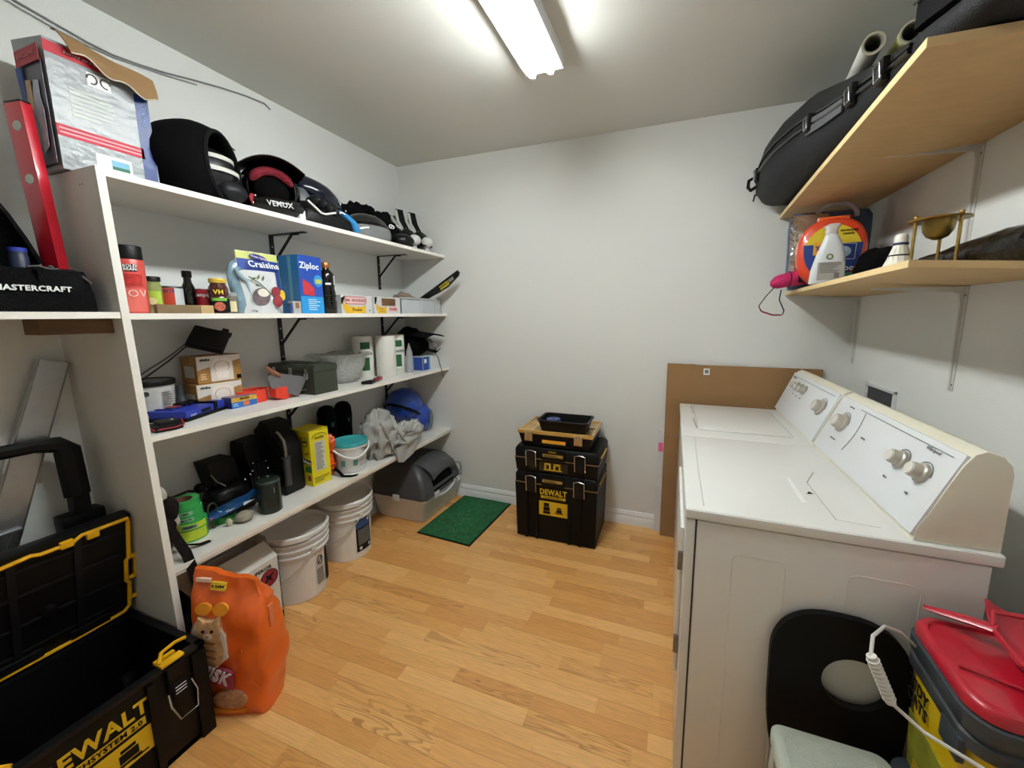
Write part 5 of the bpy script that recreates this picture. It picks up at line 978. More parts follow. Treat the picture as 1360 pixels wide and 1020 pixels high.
def kpatch(name, mat, pts, off=.004, lab=None, up=.003):       # print that follows the front of the sack
    def f(g):
        a = []; b = []
        cx = sum(p[0] for p in pts)/len(pts); cz = sum(p[1] for p in pts)/len(pts)
        ring = [g.b.verts.new((x, kf(z_, x)-off-up, z_)) for x, z_ in pts]; ce = g.b.verts.new((cx, kf(cz, cx)-off-up-.0015, cz))
        for i in range(len(ring)): g.b.faces.new((ring[i], ring[(i+1) % len(ring)], ce))
        back = [g.b.verts.new((x, kf(z_, x)+.002, z_)) for x, z_ in pts]
        for i in range(len(ring)): g.b.faces.new((ring[(i+1) % len(ring)], ring[i], back[i], back[(i+1) % len(ring)]))
        g.b.faces.new(back)
    return P(name, kb, mat, f, lab)
def ell(cx, cz, rx, rz, n=18): return [(cx+rx*math.cos(2*PI*i/n), cz+rz*math.sin(2*PI*i/n)) for i in range(n)]
FUR = M('#c9a075', .5, var=.35, scale=60, bump=0)
kpatch('yellow_dot', paper('#e8951c'), ell(-.075,.47,.030,.022), .006); kpatch('yellow_dot', paper('#e8951c'), ell(-.01,.468,.028,.024), .006)
kpatch('kitten_body', FUR, ell(-.055,.310,.055,.085), .008, 'tabby kitten body'); kpatch('white_burst', paper('#d8cfc8'), [(-.125,.30),(-.12,.38),(-.10,.42),(-.02,.43),(.005,.36),(.008,.27),(-.03,.24),(-.09,.25)], .006)
kpatch('kitten_head', FUR, ell(-.050,.388,.044,.042), .012, 'tabby kitten face'); kpatch('ear', FUR, [(-.092,.40),(-.088,.445),(-.060,.424)], .012); kpatch('ear', FUR, [(-.040,.424),(-.012,.446),(-.008,.402)], .012)
for x_ in (-.066, -.034): kpatch('eye', INK, ell(x_, .392, .006, .006, 10), .0150)
kpatch('muzzle', paper('#e3cfb8'), ell(-.050,.370,.016,.012,12), .0146); kpatch('nose', paper('#8d4a3c'), [(-.055,.376),(-.045,.376),(-.05,.369)], .0175)
for k in range(4): kpatch('stripe', paper('#7d5230'), [(-.085+.01*k,.345-.03*k),(-.03,.335-.03*k),(-.03,.341-.03*k),(-.085+.01*k,.352-.03*k)], .0125)
kpatch('purple_word_shadow', paper('#a33a50'), [(-.075,.165),(.015,.13),(.02,.205),(-.06,.25)], .005)
txt(kb, 'IISK', .075, paper('#d9cdd8'), '-y', (-.03, -.0850, .20), .03, rot=-.45, sx=.7, t=.0, ex=.002)
kpatch('kibble_print', M('#b98a6a', .5, var=.4, scale=70, bump=0), ell(.0,.085,.065,.040), .006, 'brown kibble picture'); kpatch('yellow_base', paper('#dd8a1e'), [(-.07,.02),(.05,.02),(.055,.045),(.0,.035),(-.07,.045)], .006); kpatch('yellow_tag', paper('#e0b92c'), [(-.06,.535),(-.005,.53),(-.005,.555),(-.06,.562)], .004); kpatch('white_wording', paper('#eecab4'), [(-.12,.562),(-.065,.560),(-.065,.572),(-.12,.576)], .004)
txt(kb, '7.26kg', .017, INK, '-y', (-.032, -.030, .546), .02, ex=.001); P('side_sticker', kb, paper('#d9794e'), lambda g: g.box(kw(.42)/2-.004, kw(.42)/2+.006, -.022, .0, .36, .45, .002))
P('crease', kb, KO, lambda g: g.tube([(.055,-.066,.30),(.085,-.068,.17),(.115,-.062,.10)], .003, 6))

# ================================================================== BACK WALL: stacked tool cases, cardboard
def toolcase(loc, w_, d, h, lidh, label, name='tool_case', big=False):
    c = T(name, label, 'tool case', loc, R(0), 'stacked black tool cases')
    P('body', c, PB, lambda g: g.hexa([(.008,.008,0),(w_-.008,.008,0),(w_-.008,d-.008,0),(.008,d-.008,0)], [(0,0,h-lidh),(w_,0,h-lidh),(w_,d,h-lidh),(0,d,h-lidh)], .006))
    P('lid', c, PB, lambda g: g.loft([rr3(0,w_,0,d,h-lidh+.004,.015,3), rr3(0,w_,0,d,h-.02,.015,3), rr3(.012,w_-.012,.012,d-.012,h,.015,3)]), ang=50)
    P('seam_trim', c, M('#8a6f4a', .4), lambda g: g.box(-.001, w_+.001, -.001, d, h-lidh-.001, h-lidh+.005))
    P('front_rib', c, PB, lambda g: [g.box(x_, x_+.018, -.008, .004, .004, h-lidh, .003) for x_ in (w_*.13, w_*.26, w_*.66, w_*.79)])
    for x_ in (w_*.16, w_*.74):
        la = P('latch', c, plastic('#1b1b1d', .4), lambda g: g.box(x_-.0, x_+.062, -.020, .0, h-lidh-.05, h-.012, .005))
        P('wire_bail', la, STEEL, lambda g: g.tube([(x_-.002,-.018,h-lidh-.045),(x_-.002,-.026,h-.018),(x_+.031,-.026,h-.010),(x_+.064,-.026,h-.018),(x_+.064,-.018,h-lidh-.045)], .0028, 6), 'steel wire bail')
    P('carry_handle', c, plastic('#1a1a1c', .4), lambda g: (g.box(w_*.34, w_*.62, -.016, .0, h-lidh+.005, h-.006, .006)))
    D('handle_plate', c, M('#a98b3c', .4), '-y', (w_*.48, -.0165, h-lidh*.5), w_*.24, .018); lines(c, INK, '-y', (w_*.48, -.0178, h-lidh*.5), w_*.2, .012, 2, seed=3)
    P('side_handle', c, M('#b08a30', .4, metal=.3), lambda g: g.tube([(w_,d*.2,h-.05),(w_+.012,d*.25,h-.03),(w_+.012,d*.6,h-.03),(w_,d*.65,h-.05)], .006, 7), 'brass-yellow side handle')
    for sx in (.03, w_-.06): 
        for yy in (.03, d-.06): P('foot', c, PB, lambda g: g.box(sx, sx+.03, yy, yy+.03, -.004, .004, .001))
    return c
SX, SY = 1.122, 2.245
c1 = toolcase((SX, SY, .005), .545, .36, .455, .075, 'largest black tool case at the bottom of the stack')
txt(c1, 'DEWALT', .052, YP, '-y', (.262, -.0008, .335), .03, sx=.82, ex=.0008); D('yellow_bar', c1, YP, '-y', (.262, -.0003, .301), .165, .017); txt(c1, 'TOUGHSYSTEM 2.0', .0145, INK, '-y', (.262, -.0015, .301), .02)
D('yellow_panel', c1, YP, '-y', (.262, -.0003, .225), .19, .095); P('panel_art', c1, INK, lambda g: [g.box(a, b_, z0, z1, 0, .0018, Mx=frame('-y', (0, -.0008, 0))) for a, b_, z0, z1 in ((.195,.243,.188,.205),(.198,.240,.208,.235),(.200,.236,.238,.262),(.275,.330,.198,.204),(.285,.320,.207,.225),(.290,.316,.228,.240))])
c2 = toolcase((SX, SY, .465), .55, .36, .165, .075, 'middle black tool case with a pale yellow handle plate')
D('window', c2, gloss('#1e1f1f', .2), '-y', (.262, -.0003, .048), .19, .062); P('panel_art', c2, YP, lambda g: ([g.box(a, b_, z0, z1, 0, .0025, Mx=frame('-y', (0, -.0012, 0))) for a, b_, z0, z1 in ((.205,.215,.035,.068),(.205,.245,.062,.072),(.236,.246,.03,.068),(.265,.275,.035,.07),(.265,.31,.058,.072),(.300,.31,.035,.07),(.20,.32,.026,.031))]))
txt(c2, 'DEWALT', .012, YP, '-y', (.262, -.0175, .152), .02)
c = T('parts_organizer', 'black parts organizer with a transparent amber lid on the tool cases', 'organizer', (SX+.025, SY+.01, .632))
AM = M('#b58a45', .15, var=.15, scale=20, bump=.1, coat=.5)
P('base', c, PB, lambda g: g.hexa([(.02,.015,0),(.46,.015,0),(.46,.32,0),(.02,.32,0)], [(0,0,.085),(.48,0,.085),(.48,.335,.085),(0,.335,.085)], .004)); P('lid', c, AM, lambda g: g.box(-.006, .486, -.006, .34, .086, .104, .004), 'amber see-through lid')
P('lid_rib', c, M('#d1ab63', .2, coat=.5), lambda g: ([g.box(x_, x_+.008, .0, .335, .104, .109, .002) for x_ in (0,.09,.19,.29,.38,.472)], [g.box(0, .48, y_, y_+.008, .104, .109, .002) for y_ in (0,.16,.325)]))
for x_ in (.045, .37):
    P('latch', c, metal('#c9c2ae', .3), lambda g: ([g.box(x_+k*.011, x_+k*.011+.008, -.014, -.004, .04, .10, .002) for k in range(5)], g.box(x_, x_+.052, -.010, -.002, .045, .095, .002)))
D('yellow_label', c, paper('#dd9a1f'), ((1,0,0),(0,.2,1)), (.235, .006, .045), .155, .032); P('handle', c, PB, lambda g: g.box(.13, .34, -.006, .012, .012, .028, .003))
c = T('parts_tray', 'small open black tray on top of the stack of tool cases', 'tray', (SX+.155, SY+.0, .742)); PT = plastic('#18181b', .4)
def trayf(g):
    g.loft([rr3(.02,.30,.015,.185,0,.02,4), rr3(0,.32,0,.20,.065,.025,4), rr3(-.008,.328,-.008,.208,.068,.03,4), rr3(-.008,.328,-.008,.208,.073,.03,4), rr3(.006,.314,.006,.194,.073,.025,4), rr3(.026,.294,.021,.179,.006,.02,4)])
P('tray', c, PT, trayf, ang=50)
c = T('tape_measure_roll', 'blue roll lying inside the small black tray', 'roll', (SX+.155+.085, SY+.075, .7495)); P('roll', c, M('#23366e', .4, var=.3, scale=60), lambda g: g.lathe([(.018,0),(.045,0),(.047,.03),(.045,.06),(.018,.06),(.018,0)], seg=28)); P('hub', c, M('#7f8fae', .4, var=.3), lambda g: (g.lathe([(.010,.002),(.0185,.002),(.0185,.058),(.010,.058),(.010,.002)], seg=18), [g.tube([(.02,0,.061),(.038,0,.061)], .002, 5, Mx=Matrix.Rotation(k*PI/4, 4, 'Z')) for k in range(8)]))
# cardboard
c = T('cardboard_sheet', 'large flattened brown cardboard box standing against the back wall', 'cardboard', (2.035, 2.563, 0)); CB = M('#96724a', .85, var=.05, scale=12, bump=.08)
a = math.atan2(.055, 1.16); Mc = Matrix.Rotation(-a, 4, 'X')
P('lower_panel', c, CB, lambda g: g.box(0, .84, 0, .006, 0, .685, Mx=Mc)); P('upper_panel', c, CB, lambda g: g.box(.0, .84, .001, .007, .688, 1.155, Mx=Mc)); P('top_flap', c, M('#7d5d3b', .9), lambda g: (g.box(.0, .17, .007, .013, .70, 1.158, Mx=Mc), g.box(.17, .44, .007, .013, .70, 1.155, Mx=Mc), g.box(.44, .835, .007, .013, .70, 1.145, Mx=Mc)))
P('white_sticker', c, WHT, lambda g: g.box(.215, .25, -.0015, .001, 1.095, 1.135, Mx=Mc)); P('sticker_code', c, paper('#6e7074'), lambda g: g.box(.222, .243, -.0025, 0, 1.105, 1.127, Mx=Mc)); P('dent', c, M('#6f5233', .9), lambda g: [g.blob((x_, .0 + .065*(1.12/1.16), 1.115), (.008,.001,.006), nu=10, nv=6) for x_ in (.31,.36,.41,.46)])
c = T('white_board', 'narrow white board with a pink sticker showing left of the cardboard', 'board', (1.995, 2.606, 0)); P('board', c, M('#e2e3e6', .4), lambda g: g.box(0, .10, 0, .010, 0, .72, .001, seg=1)); D('pink_sticker', c, paper('#ec5f9c'), '-y', (.022, 0, .60), .028, .06, lab='bright pink sticker')

# ================================================================== WASHER & DRYER
EN = M('#e9e8e4', .28, var=.015, scale=4, bump=.02, coat=.3); CR = M('#e4dfcd', .35, var=.03, scale=5, bump=.05); KN = M('#b9b1a5', .35, metal=.25, var=.03, bump=0); GRY = M('#6b6b70', .5)
cprof = [(.515,.918),(.520,.955),(.536,.985),(.560,1.050),(.588,1.12),(.605,1.148),(.625,1.158),(.655,1.148),(.672,1.128),(.677,1.105),(.678,.918)]
fn_ = Vector((-.925, 0, .380)); fu = Vector((.380, 0, .925))
def fx(z_): return .528 + (z_-.97)*(.0705/.1715)
fmat = ((0, -1, 0), tuple(fu))                # text on the console reads from the front (-x)
def knob(par, y, z_, r, name='knob', lab=None):
    Mk = along(Vector((fx(z_), y, z_)) + fn_*.006, fn_, (0,1,0)) 
    k = P(name, par, KN, lambda g: g.lathe([(0,0),(r*1.0,0),(r*1.02,.003),(r*.96,.009),(r*.80,.012),(r*.78,.026),(r*.70,.031),(0,.033)], seg=30, Mx=Mk), lab)
    P('knob_cap', k, M('#dedad2', .25, var=.02, bump=0, coat=.3), lambda g: g.lathe([(0,.031),(r*.66,.031),(r*.62,.035),(0,.037)], seg=26, Mx=Mk))
    P('dial_ring', par, GRY, lambda g: g.tube([Vector((fx(z_), y, z_)) + fn_*.0075 + (Vector((0,1,0))*math.cos(a)+fu*math.sin(a))*r*1.22 for a in [R(-60+15*k2) for k2 in range(17)]], .0011, 5)); return k
def appliance(loc, wy, label, name, cat, dryer):
    t = T(name, label, cat, loc)
    P('cabinet', t, EN, lambda g: g.box(.028, .665, .004, wy-.004, .02, .882, .004)); P('front_panel', t, EN, lambda g: g.box(.0, .024, .0, wy, .02, .884, .006)); P('panel_gap', t, M('#3a3836', .7), lambda g: g.box(.0235, .0285, .003, wy-.003, .02, .882)); P('toe_kick', t, M('#b9b7b2', .4), lambda g: g.box(.01, .65, .01, wy-.01, 0.0, .03))
    P('top_panel', t, EN, lambda g: g.box(-.006, .682, -.004, wy-.001, .886, .918, .010, seg=3))
    for y_ in ((.0, wy-.0),): 
        P('console', t, CR, lambda g: g.prism(cprof, .008, wy-.008, Mx=Matrix(((1,0,0,0),(0,0,1,0),(0,1,0,0),(0,0,0,1))), bev=.008), 'cream moulded console housing', ang=32)
    P('console_face', t, M('#e4e6e8', .3, var=.01, bump=0), lambda g: g.hexa([(fx(.932)-.004,.010,.934),(fx(.932)+.008,.010,.930),(fx(.932)+.008,wy-.010,.930),(fx(.932)-.004,wy-.010,.934)], [(fx(1.143)-.006,.014,1.143),(fx(1.143)+.006,.014,1.139),(fx(1.143)+.006,wy-.014,1.139),(fx(1.143)-.006,wy-.014,1.143)], .002))
    P('console_line', t, GRY, lambda g: g.tube([(fx(1.128)-.0085,.04,1.128),(fx(1.128)-.0085,wy-.20 if dryer else wy-.04,1.128)], .0009, 4))
    for x_ in (.05, .60):
        for y_ in (.05, wy-.08): pass
    return t
wy = .735
dr = appliance((2.125, 1.138, 0), wy, 'white clothes dryer with three knobs, nearer of the two machines', 'clothes_dryer', 'dryer', True)
knob(dr, .60, 1.058, .034, 'timer_knob'); knob(dr, .195, 1.06, .026); knob(dr, .095, 1.06, .026)
P('face_divider', dr, GRY, lambda g: g.tube([(fx(z_)-.0085, .50-.02*math.sin((z_-.98)*20), z_) for z_ in (.985,1.01,1.035,1.06,1.085,1.11,1.125)], .0009, 4))
txt(dr, 'Whirlpool', .013, GRY, fmat, tuple(Vector((fx(1.118), .11, 1.118)) + fn_*.0075), .0, t=.001, shear=.2); txt(dr, 'Start', .009, GRY, fmat, tuple(Vector((fx(1.0), .21, 1.0)) + fn_*.0075), .02, t=.001); txt(dr, 'Off', .009, GRY, fmat, tuple(Vector((fx(1.0), .10, 1.0)) + fn_*.0075), .02, t=.001)
txt(dr, 'Timed Dry', .008, GRY, fmat, tuple(Vector((fx(1.118), .60, 1.118)) + fn_*.0075), .01, t=.001); txt(dr, 'DRYER', .009, GRY, fmat, tuple(Vector((fx(1.05), .42, 1.05)) + fn_*.0075), .01, t=.001); txt(dr, 'Temperature', .008, GRY, fmat, tuple(Vector((fx(.995), .60, .995)) + fn_*.0075), .01, t=.001)
def groove(par, pts, r=.0012, mat=None, name='pressed_line', closed=False): return P(name, par, mat or M('#c4c2bc', .35), lambda g: g.tube(pts, r, 6, closed=closed))
groove(dr, [(.045,.03,.9185),(.045,.36,.9185),(.05,.70,.9185)], .0016)
P('lint_screen', dr, EN, lambda g: g.prism([(.375,.06),(.47,.05),(.47,.42),(.42,.40),(.375,.30)], .9178, .9198, bev=.0008)); groove(dr, [(.375,.06,.9195),(.375,.31,.9195),(.42,.41,.9195)], .0012, M('#b5b3ad', .4), 'lint_screen_gap'); P('lint_arrow', dr, INK, lambda g: g.prism([(.360,.235),(.368,.22),(.350,.215)], .918, .9192)); D('raised_bar', dr, M('#f4f3ef', .3), ((0,1,0),(-1,0,0)), (.325, .235, .9185), .19, .010, t=.002)
def emboss(x0, x1, z0, z1): return [(x0,-.0,z0),(x0,-.0,z1-.02),(x0+.006,-.0,z1-.006),(x0+.02,-.0,z1),(x1-.02,-.0,z1),(x1-.006,-.0,z1-.006),(x1,-.0,z1-.02),(x1,-.0,z0)]
for q in ((.125,.255,.10,.80), (.395,.545,.10,.80)): P('pressed_panel', dr, EN, lambda g: g.tube([(x_, .0045, z_) for x_, _, z_ in emboss(*q)], .0017, 6))
P('door', dr, EN, lambda g: g.box(-.012, .0, .10, wy-.10, .28, .80, .006)); P('door_hinge', dr, metal('#8a8a88'), lambda g: [g.box(-.016, -.001, .088, .100, .66, .72, .002), g.box(-.016, -.001, .088, .100, .36, .42, .002)])
wy = .672
ws = appliance((2.125, 1.879, 0), wy, 'white top-load washing machine beyond the dryer', 'washing_machine', 'washer', False)
knob(ws, .105, 1.062, .034, 'timer_knob'); [knob(ws, y_, 1.085, .020) for y_ in (.50, .44, .38)]
txt(ws, 'Whirlpool', .012, GRY, fmat, tuple(Vector((fx(1.118), .60, 1.118)) + fn_*.0075), .0, t=.001)
for y_, s_ in ((.50,'Load'),(.44,'Temp'),(.38,'Speed')): txt(ws, s_, .008, GRY, fmat, tuple(Vector((fx(1.045), y_, 1.045)) + fn_*.0075), .01, t=.001)
P('lid', ws, EN, lambda g: g.box(.075, .465, .10, wy-.05, .917, .922, .002)); P('lid_gap', ws, M('#b3b1ac', .5), lambda g: g.tube([(x_, y_, .9182) for x_, y_ in rrect(.40, wy-.14, .025, 4, .27, (wy+.05)/2)], .0018, 6, closed=True)); P('lid_hinge_mark', ws, M('#6c6a66', .5), lambda g: (g.tube([(.055,.62,.919),(.06,.50,.919),(.062,.42,.919)], .0016, 5), g.tube([(.058,.30,.919),(.062,.22,.919),(.066,.12,.919)], .002, 5)))

# outlet box on the right wall
c = T('laundry_outlet_box', 'white recessed laundry outlet box with dark opening behind the washer', 'outlet box', (W, 2.25, 1.03))
P('frame', c, M('#dcdde0', .3), lambda g: (g.box(-.012, 0, -.15, .13, .085, .10, .003), g.box(-.012, 0, -.15, .13, -.06, -.045, .003), g.box(-.012, 0, -.15, -.135, -.06, .10, .003), g.box(-.012, 0, .115, .13, -.06, .10, .003))); P('recess', c, M('#454649', .6), lambda g: g.box(-.003, 0, -.135, .115, -.045, .085))

# ================================================================== RIGHT SHELVES
PW = M('#cbab7c', .7, var=.08, scale=10, bump=.08, bscale=60, stretch=(1,3,1)); PE = M('#ecd09a', .65, var=.05, scale=30, bump=.05)
def hexpl(o, pts, th): return
c = T('plywood_shelf', 'upper plywood shelf on the right wall carrying the black cases', 'shelf', (2.545, 1.15, 2.03))
up_ = [(0,0,0),(.449,0,-.008),(.449,1.488,-.008),(.055,1.488,-.03)]
P('panel', c, PW, lambda g: g.hexa(up_, [(x_, y_, z_+.02) for x_, y_, z_ in up_])); P('front_edge', c, PE, lambda g: g.hexa([(-.002,0,0),(0,0,0),(.055,1.488,-.03),(.053,1.488,-.03)], [(-.002,0,.02),(0,0,.02),(.055,1.488,-.01),(.053,1.488,-.01)]), 'pale sawn front edge'); P('knot', c, M('#7d6138', .8), lambda g: (g.blob((.20,.15,-.004), (.018,.008,.002), nu=12, nv=6), g.blob((.33,.33,-.006), (.010,.007,.002), nu=12, nv=6), g.blob((.28,.62,-.0085), (.008,.008,.002), nu=12, nv=6)))
c = T('plywood_shelf', 'lower plywood shelf on the right wall carrying the detergent', 'shelf', (2.615, 1.27, 1.585))
lo_ = [(0,0,0),(.379,0,-.022),(.379,1.36,-.028),(.04,1.36,-.012)]
P('panel', c, PW, lambda g: g.hexa(lo_, [(x_, y_, z_+.018) for x_, y_, z_ in lo_])); P('front_edge', c, PE, lambda g: g.hexa([(-.002,0,0),(0,0,0),(.04,1.36,-.012),(.038,1.36,-.012)], [(-.002,0,.018),(0,0,.018),(.04,1.36,.006),(.038,1.36,.006)]), 'pale sawn front edge')
WB = M('#d4d2cd', .4, var=.02, bump=.02)
def wbracket(y, zt, drop, reach, label):
    t = T('shelf_bracket', label, 'bracket', (W, y, zt), 0, 'white metal shelf brackets')
    P('wall_leg', t, WB, lambda g: (g.prism([(-.0032,-.003),(-.0032,-drop),(-.008,-drop),(-.012,-.06),(-.018,-.024),(-.032,-.019),(-.032,-.003)], -.004, .004, Mx=Matrix(((1,0,0,-.0005),(0,0,1,0),(0,1,0,0),(0,0,0,1)))), g.hexa([(-.0035,-.013,-drop),(-.0005,-.013,-drop),(-.0005,.013,-drop),(-.0035,.013,-drop)], [(-.0035,-.017,0),(-.0005,-.017,0),(-.0005,.017,0),(-.0035,.017,0)])))
    P('shelf_arm', t, WB, lambda g: (g.prism([(-.0325,-.0025),(-reach,-.0025),(-reach,-.005),(-.04,-.018),(-.0325,-.019)], -.0033, .0033, Mx=Matrix(((1,0,0,0),(0,0,1,0),(0,1,0,0),(0,0,0,1)))), g.box(-reach, -.004, -.014, .014, -.0022, -.0002)))
    for z_ in (-.03, -drop+.02): P('screw', t, metal('#5d564a'), lambda g: g.lathe([(0,0),(.0045,0),(.004,.002),(0,.003)], seg=10, Mx=along((-.0015,-.006,z_), (-1,0,0))))
    return t
wbracket(1.80, 2.021, .36, .30, 'white bracket under the upper plywood shelf'); wbracket(1.77, 1.559, .36, .26, 'white bracket under the lower plywood shelf, nearer one'); wbracket(2.585, 1.557, .36, .22, 'white bracket under the lower plywood shelf, in the back corner')

# hard case
ZC = 2.052
gc = T('instrument_case', 'long black hard-shell case with metal latches on the upper shelf', 'case', (2.70, 1.9, ZC)); HC = M('#303134', .55, var=.08, scale=30, bump=.35, bscale=250)
csec = [(.68,2.515,2.70,.07,.13),(.66,2.475,2.76,.0,.20),(.60,2.445,2.84,.0,.255),(.45,2.445,2.90,.0,.305),(.30,2.47,2.93,.0,.325),(.10,2.51,2.95,.0,.315),(-.10,2.545,2.95,.0,.250),(-.30,2.565,2.94,.0,.188),(-.50,2.575,2.93,.0,.125),(-.68,2.58,2.92,.0,.085),(-.80,2.60,2.90,.0,.07),(-.86,2.66,2.86,.01,.06)]
def cring(y, x0, x1, z0, z1):
    hw = (x1-x0)/2; cx = (x0+x1)/2-2.70; cz = (z0+z1)/2; hz = (z1-z0)/2; out = []
    for k in range(20):
        a = 2*PI*k/20; ca, sa = math.cos(a), math.sin(a); out.append((cx+hw*math.copysign(abs(ca)**.55, ca), y, cz+hz*math.copysign(abs(sa)**.55, sa)))
    return out
P('shell', gc, HC, lambda g: g.loft([cring(*s) for s in csec]), ang=60)
def cx_(y, k=.5):
    s = sorted(csec)
    for A, B in zip(s, s[1:]):
        if A[0] <= y <= B[0]:
            f = (y-A[0])/(B[0]-A[0]); x0 = A[1]+(B[1]-A[1])*f; z0 = A[3]+(B[3]-A[3])*f; z1 = A[4]+(B[4]-A[4])*f; return x0-2.70, z0+(z1-z0)*k
    return 0, 0
for dz, r_, m_ in ((.5, .008, BLK_G), (.62, .005, BLK_G)):
    P('rim_seam', gc, m_, lambda g: g.tube([(cx_(y, dz)[0]-.002, y, cx_(y, dz)[1]) for y in [.66-.06*k for k in range(22)]], r_, 6))
P('side_panel', gc, M('#5a5b5e', .5, var=.1), lambda g: g.sheet(lambda u, v: (cx_(.02-.26*u, .38+.2*v)[0]-.006, .02-.26*u, cx_(.02-.26*u, .38+.2*v)[1]), 8, 3, .004))
for y_ in (.55, -.0, -.30, -.48):
    x_, z_ = cx_(y_, .52); la = P('latch', gc, BLK_MET, lambda g: g.box(x_-.016, x_, y_-.022, y_+.022, z_-.03, z_+.03, .003)); P('latch_loop', la, STEEL, lambda g: g.tube([(x_-.018, y_-.018, z_-.02),(x_-.022, y_-.018, z_+.02),(x_-.022, y_+.018, z_+.02),(x_-.018, y_+.018, z_-.02)], .002, 5, closed=True))
P('carry_handle', gc, BLACK, lambda g: g.tube([(-.245,.60,.10),(-.275,.62,.085),(-.285,.65,.11),(-.28,.67,.15),(-.25,.66,.165),(-.225,.63,.155)], .009, 8)); P('end_tab', gc, BLACK, lambda g: (g.box(-.24,-.20,.66,.69,.07,.12,.004), g.tube([(-.245,.67,.075),(-.25,.68,.04)], .004, 6)))
# rolled posters
for k, (p0, p1, col, lab) in enumerate((((-.10,-.30,.236), (.03,.30,.372), '#d3d1c9', 'white rolled paper tube with open end, left of the two on the case'), ((-.02,-.33,.232), (.12,.28,.368), '#d0cc8a', 'yellowish rolled paper tube with open end, right of the two on the case'))):
    t = T('poster_tube', lab, 'tube', (2.70, 1.9, ZC), 0, 'rolled paper tubes on the hard case'); a = Vector(p0); b_ = Vector(p1); Mt = along(a, b_-a); Lt = (b_-a).length
    P('paper', t, paper(col), lambda g: g.lathe([(.024,0),(.029,0),(.029,Lt),(.024,Lt),(.024,0)], seg=28, Mx=Mt)); P('inner_roll', t, paper('#8d8a78'), lambda g: g.lathe([(.020,.003),(.024,.003),(.024,Lt-.003),(.020,Lt-.003),(.020,.003)], seg=24, Mx=Mt)); P('end_lip', t, paper('#b9b29a'), lambda g: g.lathe([(.0235,-.0005),(.0295,-.0005),(.0295,.002),(.0235,.002)], seg=28, Mx=Mt))
# garment bag
t = T('garment_bag', 'folded black garment bag on the near end of the hard case', 'bag', (2.755, 1.21, ZC+.10))
t.rotation_euler = (R(14), 0, 0)
def gring(y, s=1):
    top = [(-.15+.42*i/26, .0) for i in range(27)]
    return [(x*s, y, .10*s + .13*s*math.sin(min(1, (x+.15)/.42*1.25)*PI*.55) + .016*math.sin(x*62+y*4)*s + .02*math.sin(y*9)) for x, _ in top] + [(.27*s, y, .0), (.1*s, y, -.002), (-.14*s, y, .0)]
P('body', t, cloth('#232326', .75, .3), lambda g: g.loft([gring(y, s_) for y, s_ in ((-.25,.9),(-.22,1),(-.1,1),(.05,1),(.15,1),(.20,.97),(.23,.85))]), ang=75)
P('zip', t, metal('#4a4b50'), lambda g: g.tube([(-.146,-.22,.055),(-.147,0,.055),(-.147,.20,.055)], .003, 5))
P('strap', t, cloth('#151518'), lambda g: g.strip([(-.10,-.20,.17),(-.06,.0,.20),(-.03,.16,.22)], .03, .006, wd=(1,0,.2)))

# goods on the lower right shelf
ZL = 1.600
c = T('foil_pouch', 'silver and blue laundry pouch with a carry loop, behind the orange tub', 'pouch', (2.78, 2.44, ZL-.008))
P('pouch', c, M('#4b5d7c', .3, var=.35, scale=9, bump=.4, bscale=20, coat=.3), lambda g: g.loft([[(.175*s*math.cos(a), .055*d_*math.sin(a), z_) for a in [2*PI*k/24 for k in range(24)]] for z_, s, d_ in ((0,.9,1),(.05,1,1.15),(.20,1,1.05),(.30,1.02,.7),(.36,1.0,.4),(.385,.9,.15))]), ang=60)
P('foil_side', c, M('#c9c3bd', .12, metal=.9, var=.3, scale=12, bump=1.0, bscale=22), lambda g: g.sheet(lambda u, v: (-.178+.16*u, -.068-.02*math.sin(u*2.2)+.04*v*v, .05+.32*v), 10, 12, .003), 'crinkled silver foil side', ang=25)
P('carry_loop', c, plastic('#c9bfc4', .35), lambda g: g.tube([(.0+.085*math.cos(a)+.02, -.02, .355+.065*math.sin(a)) for a in [R(-5+19*k) for k in range(11)]], .011, 8), 'pale plastic carry loop'); P('magenta_band', c, paper('#a8325e'), lambda g: g.box(-.07, .08, -.042, -.028, .335, .355, .004))
c = T('detergent_pod_tub', 'rounded orange laundry pod tub with a yellow and blue label', 'tub', (2.745, 2.28, ZL-.005), R(-8)); OT = gloss('#d94626', .3)
def oring(s, y): return [(s*.135*math.copysign(abs(math.cos(a))**.8, math.cos(a)), y, .158+s*.155*math.copysign(abs(math.sin(a))**.8, math.sin(a))) for a in [2*PI*k/36 for k in range(36)]]
P('tub', c, OT, lambda g: g.loft([oring(.88,-.06), oring(.97,-.05), oring(1,0), oring(.97,.05), oring(.88,.06)]), ang=60); P('label_yellow', c, paper('#dcc22a'), lambda g: g.prism([(x_*.80, z_*.78) for x_, z_ in [(.135*math.cos(a), .155*math.sin(a)) for a in [R(8+164*k/16) for k in range(17)]]], 0, .0012, Mx=frame('-y', (0, -.0605, .158))))
P('label_blue', c, paper('#233e86'), lambda g: g.prism([(.135*.80*math.cos(a), .155*.78*math.sin(a)) for a in [R(188+164*k/16) for k in range(17)]] + [(.112,.035),(-.112,.035)], 0, .0016, Mx=frame('-y', (0, -.0605, .158)))); txt(c, '6+', .040, INK, '-y', (-.005, -.0615, .243), .02); txt(c, 'essential\nneeds', .017, INK, '-y', (.055, -.0615, .243), .02); txt(c, 'oxi boost', .036, WHT, '-y', (.045, -.0625, .082), .03, sx=.9)
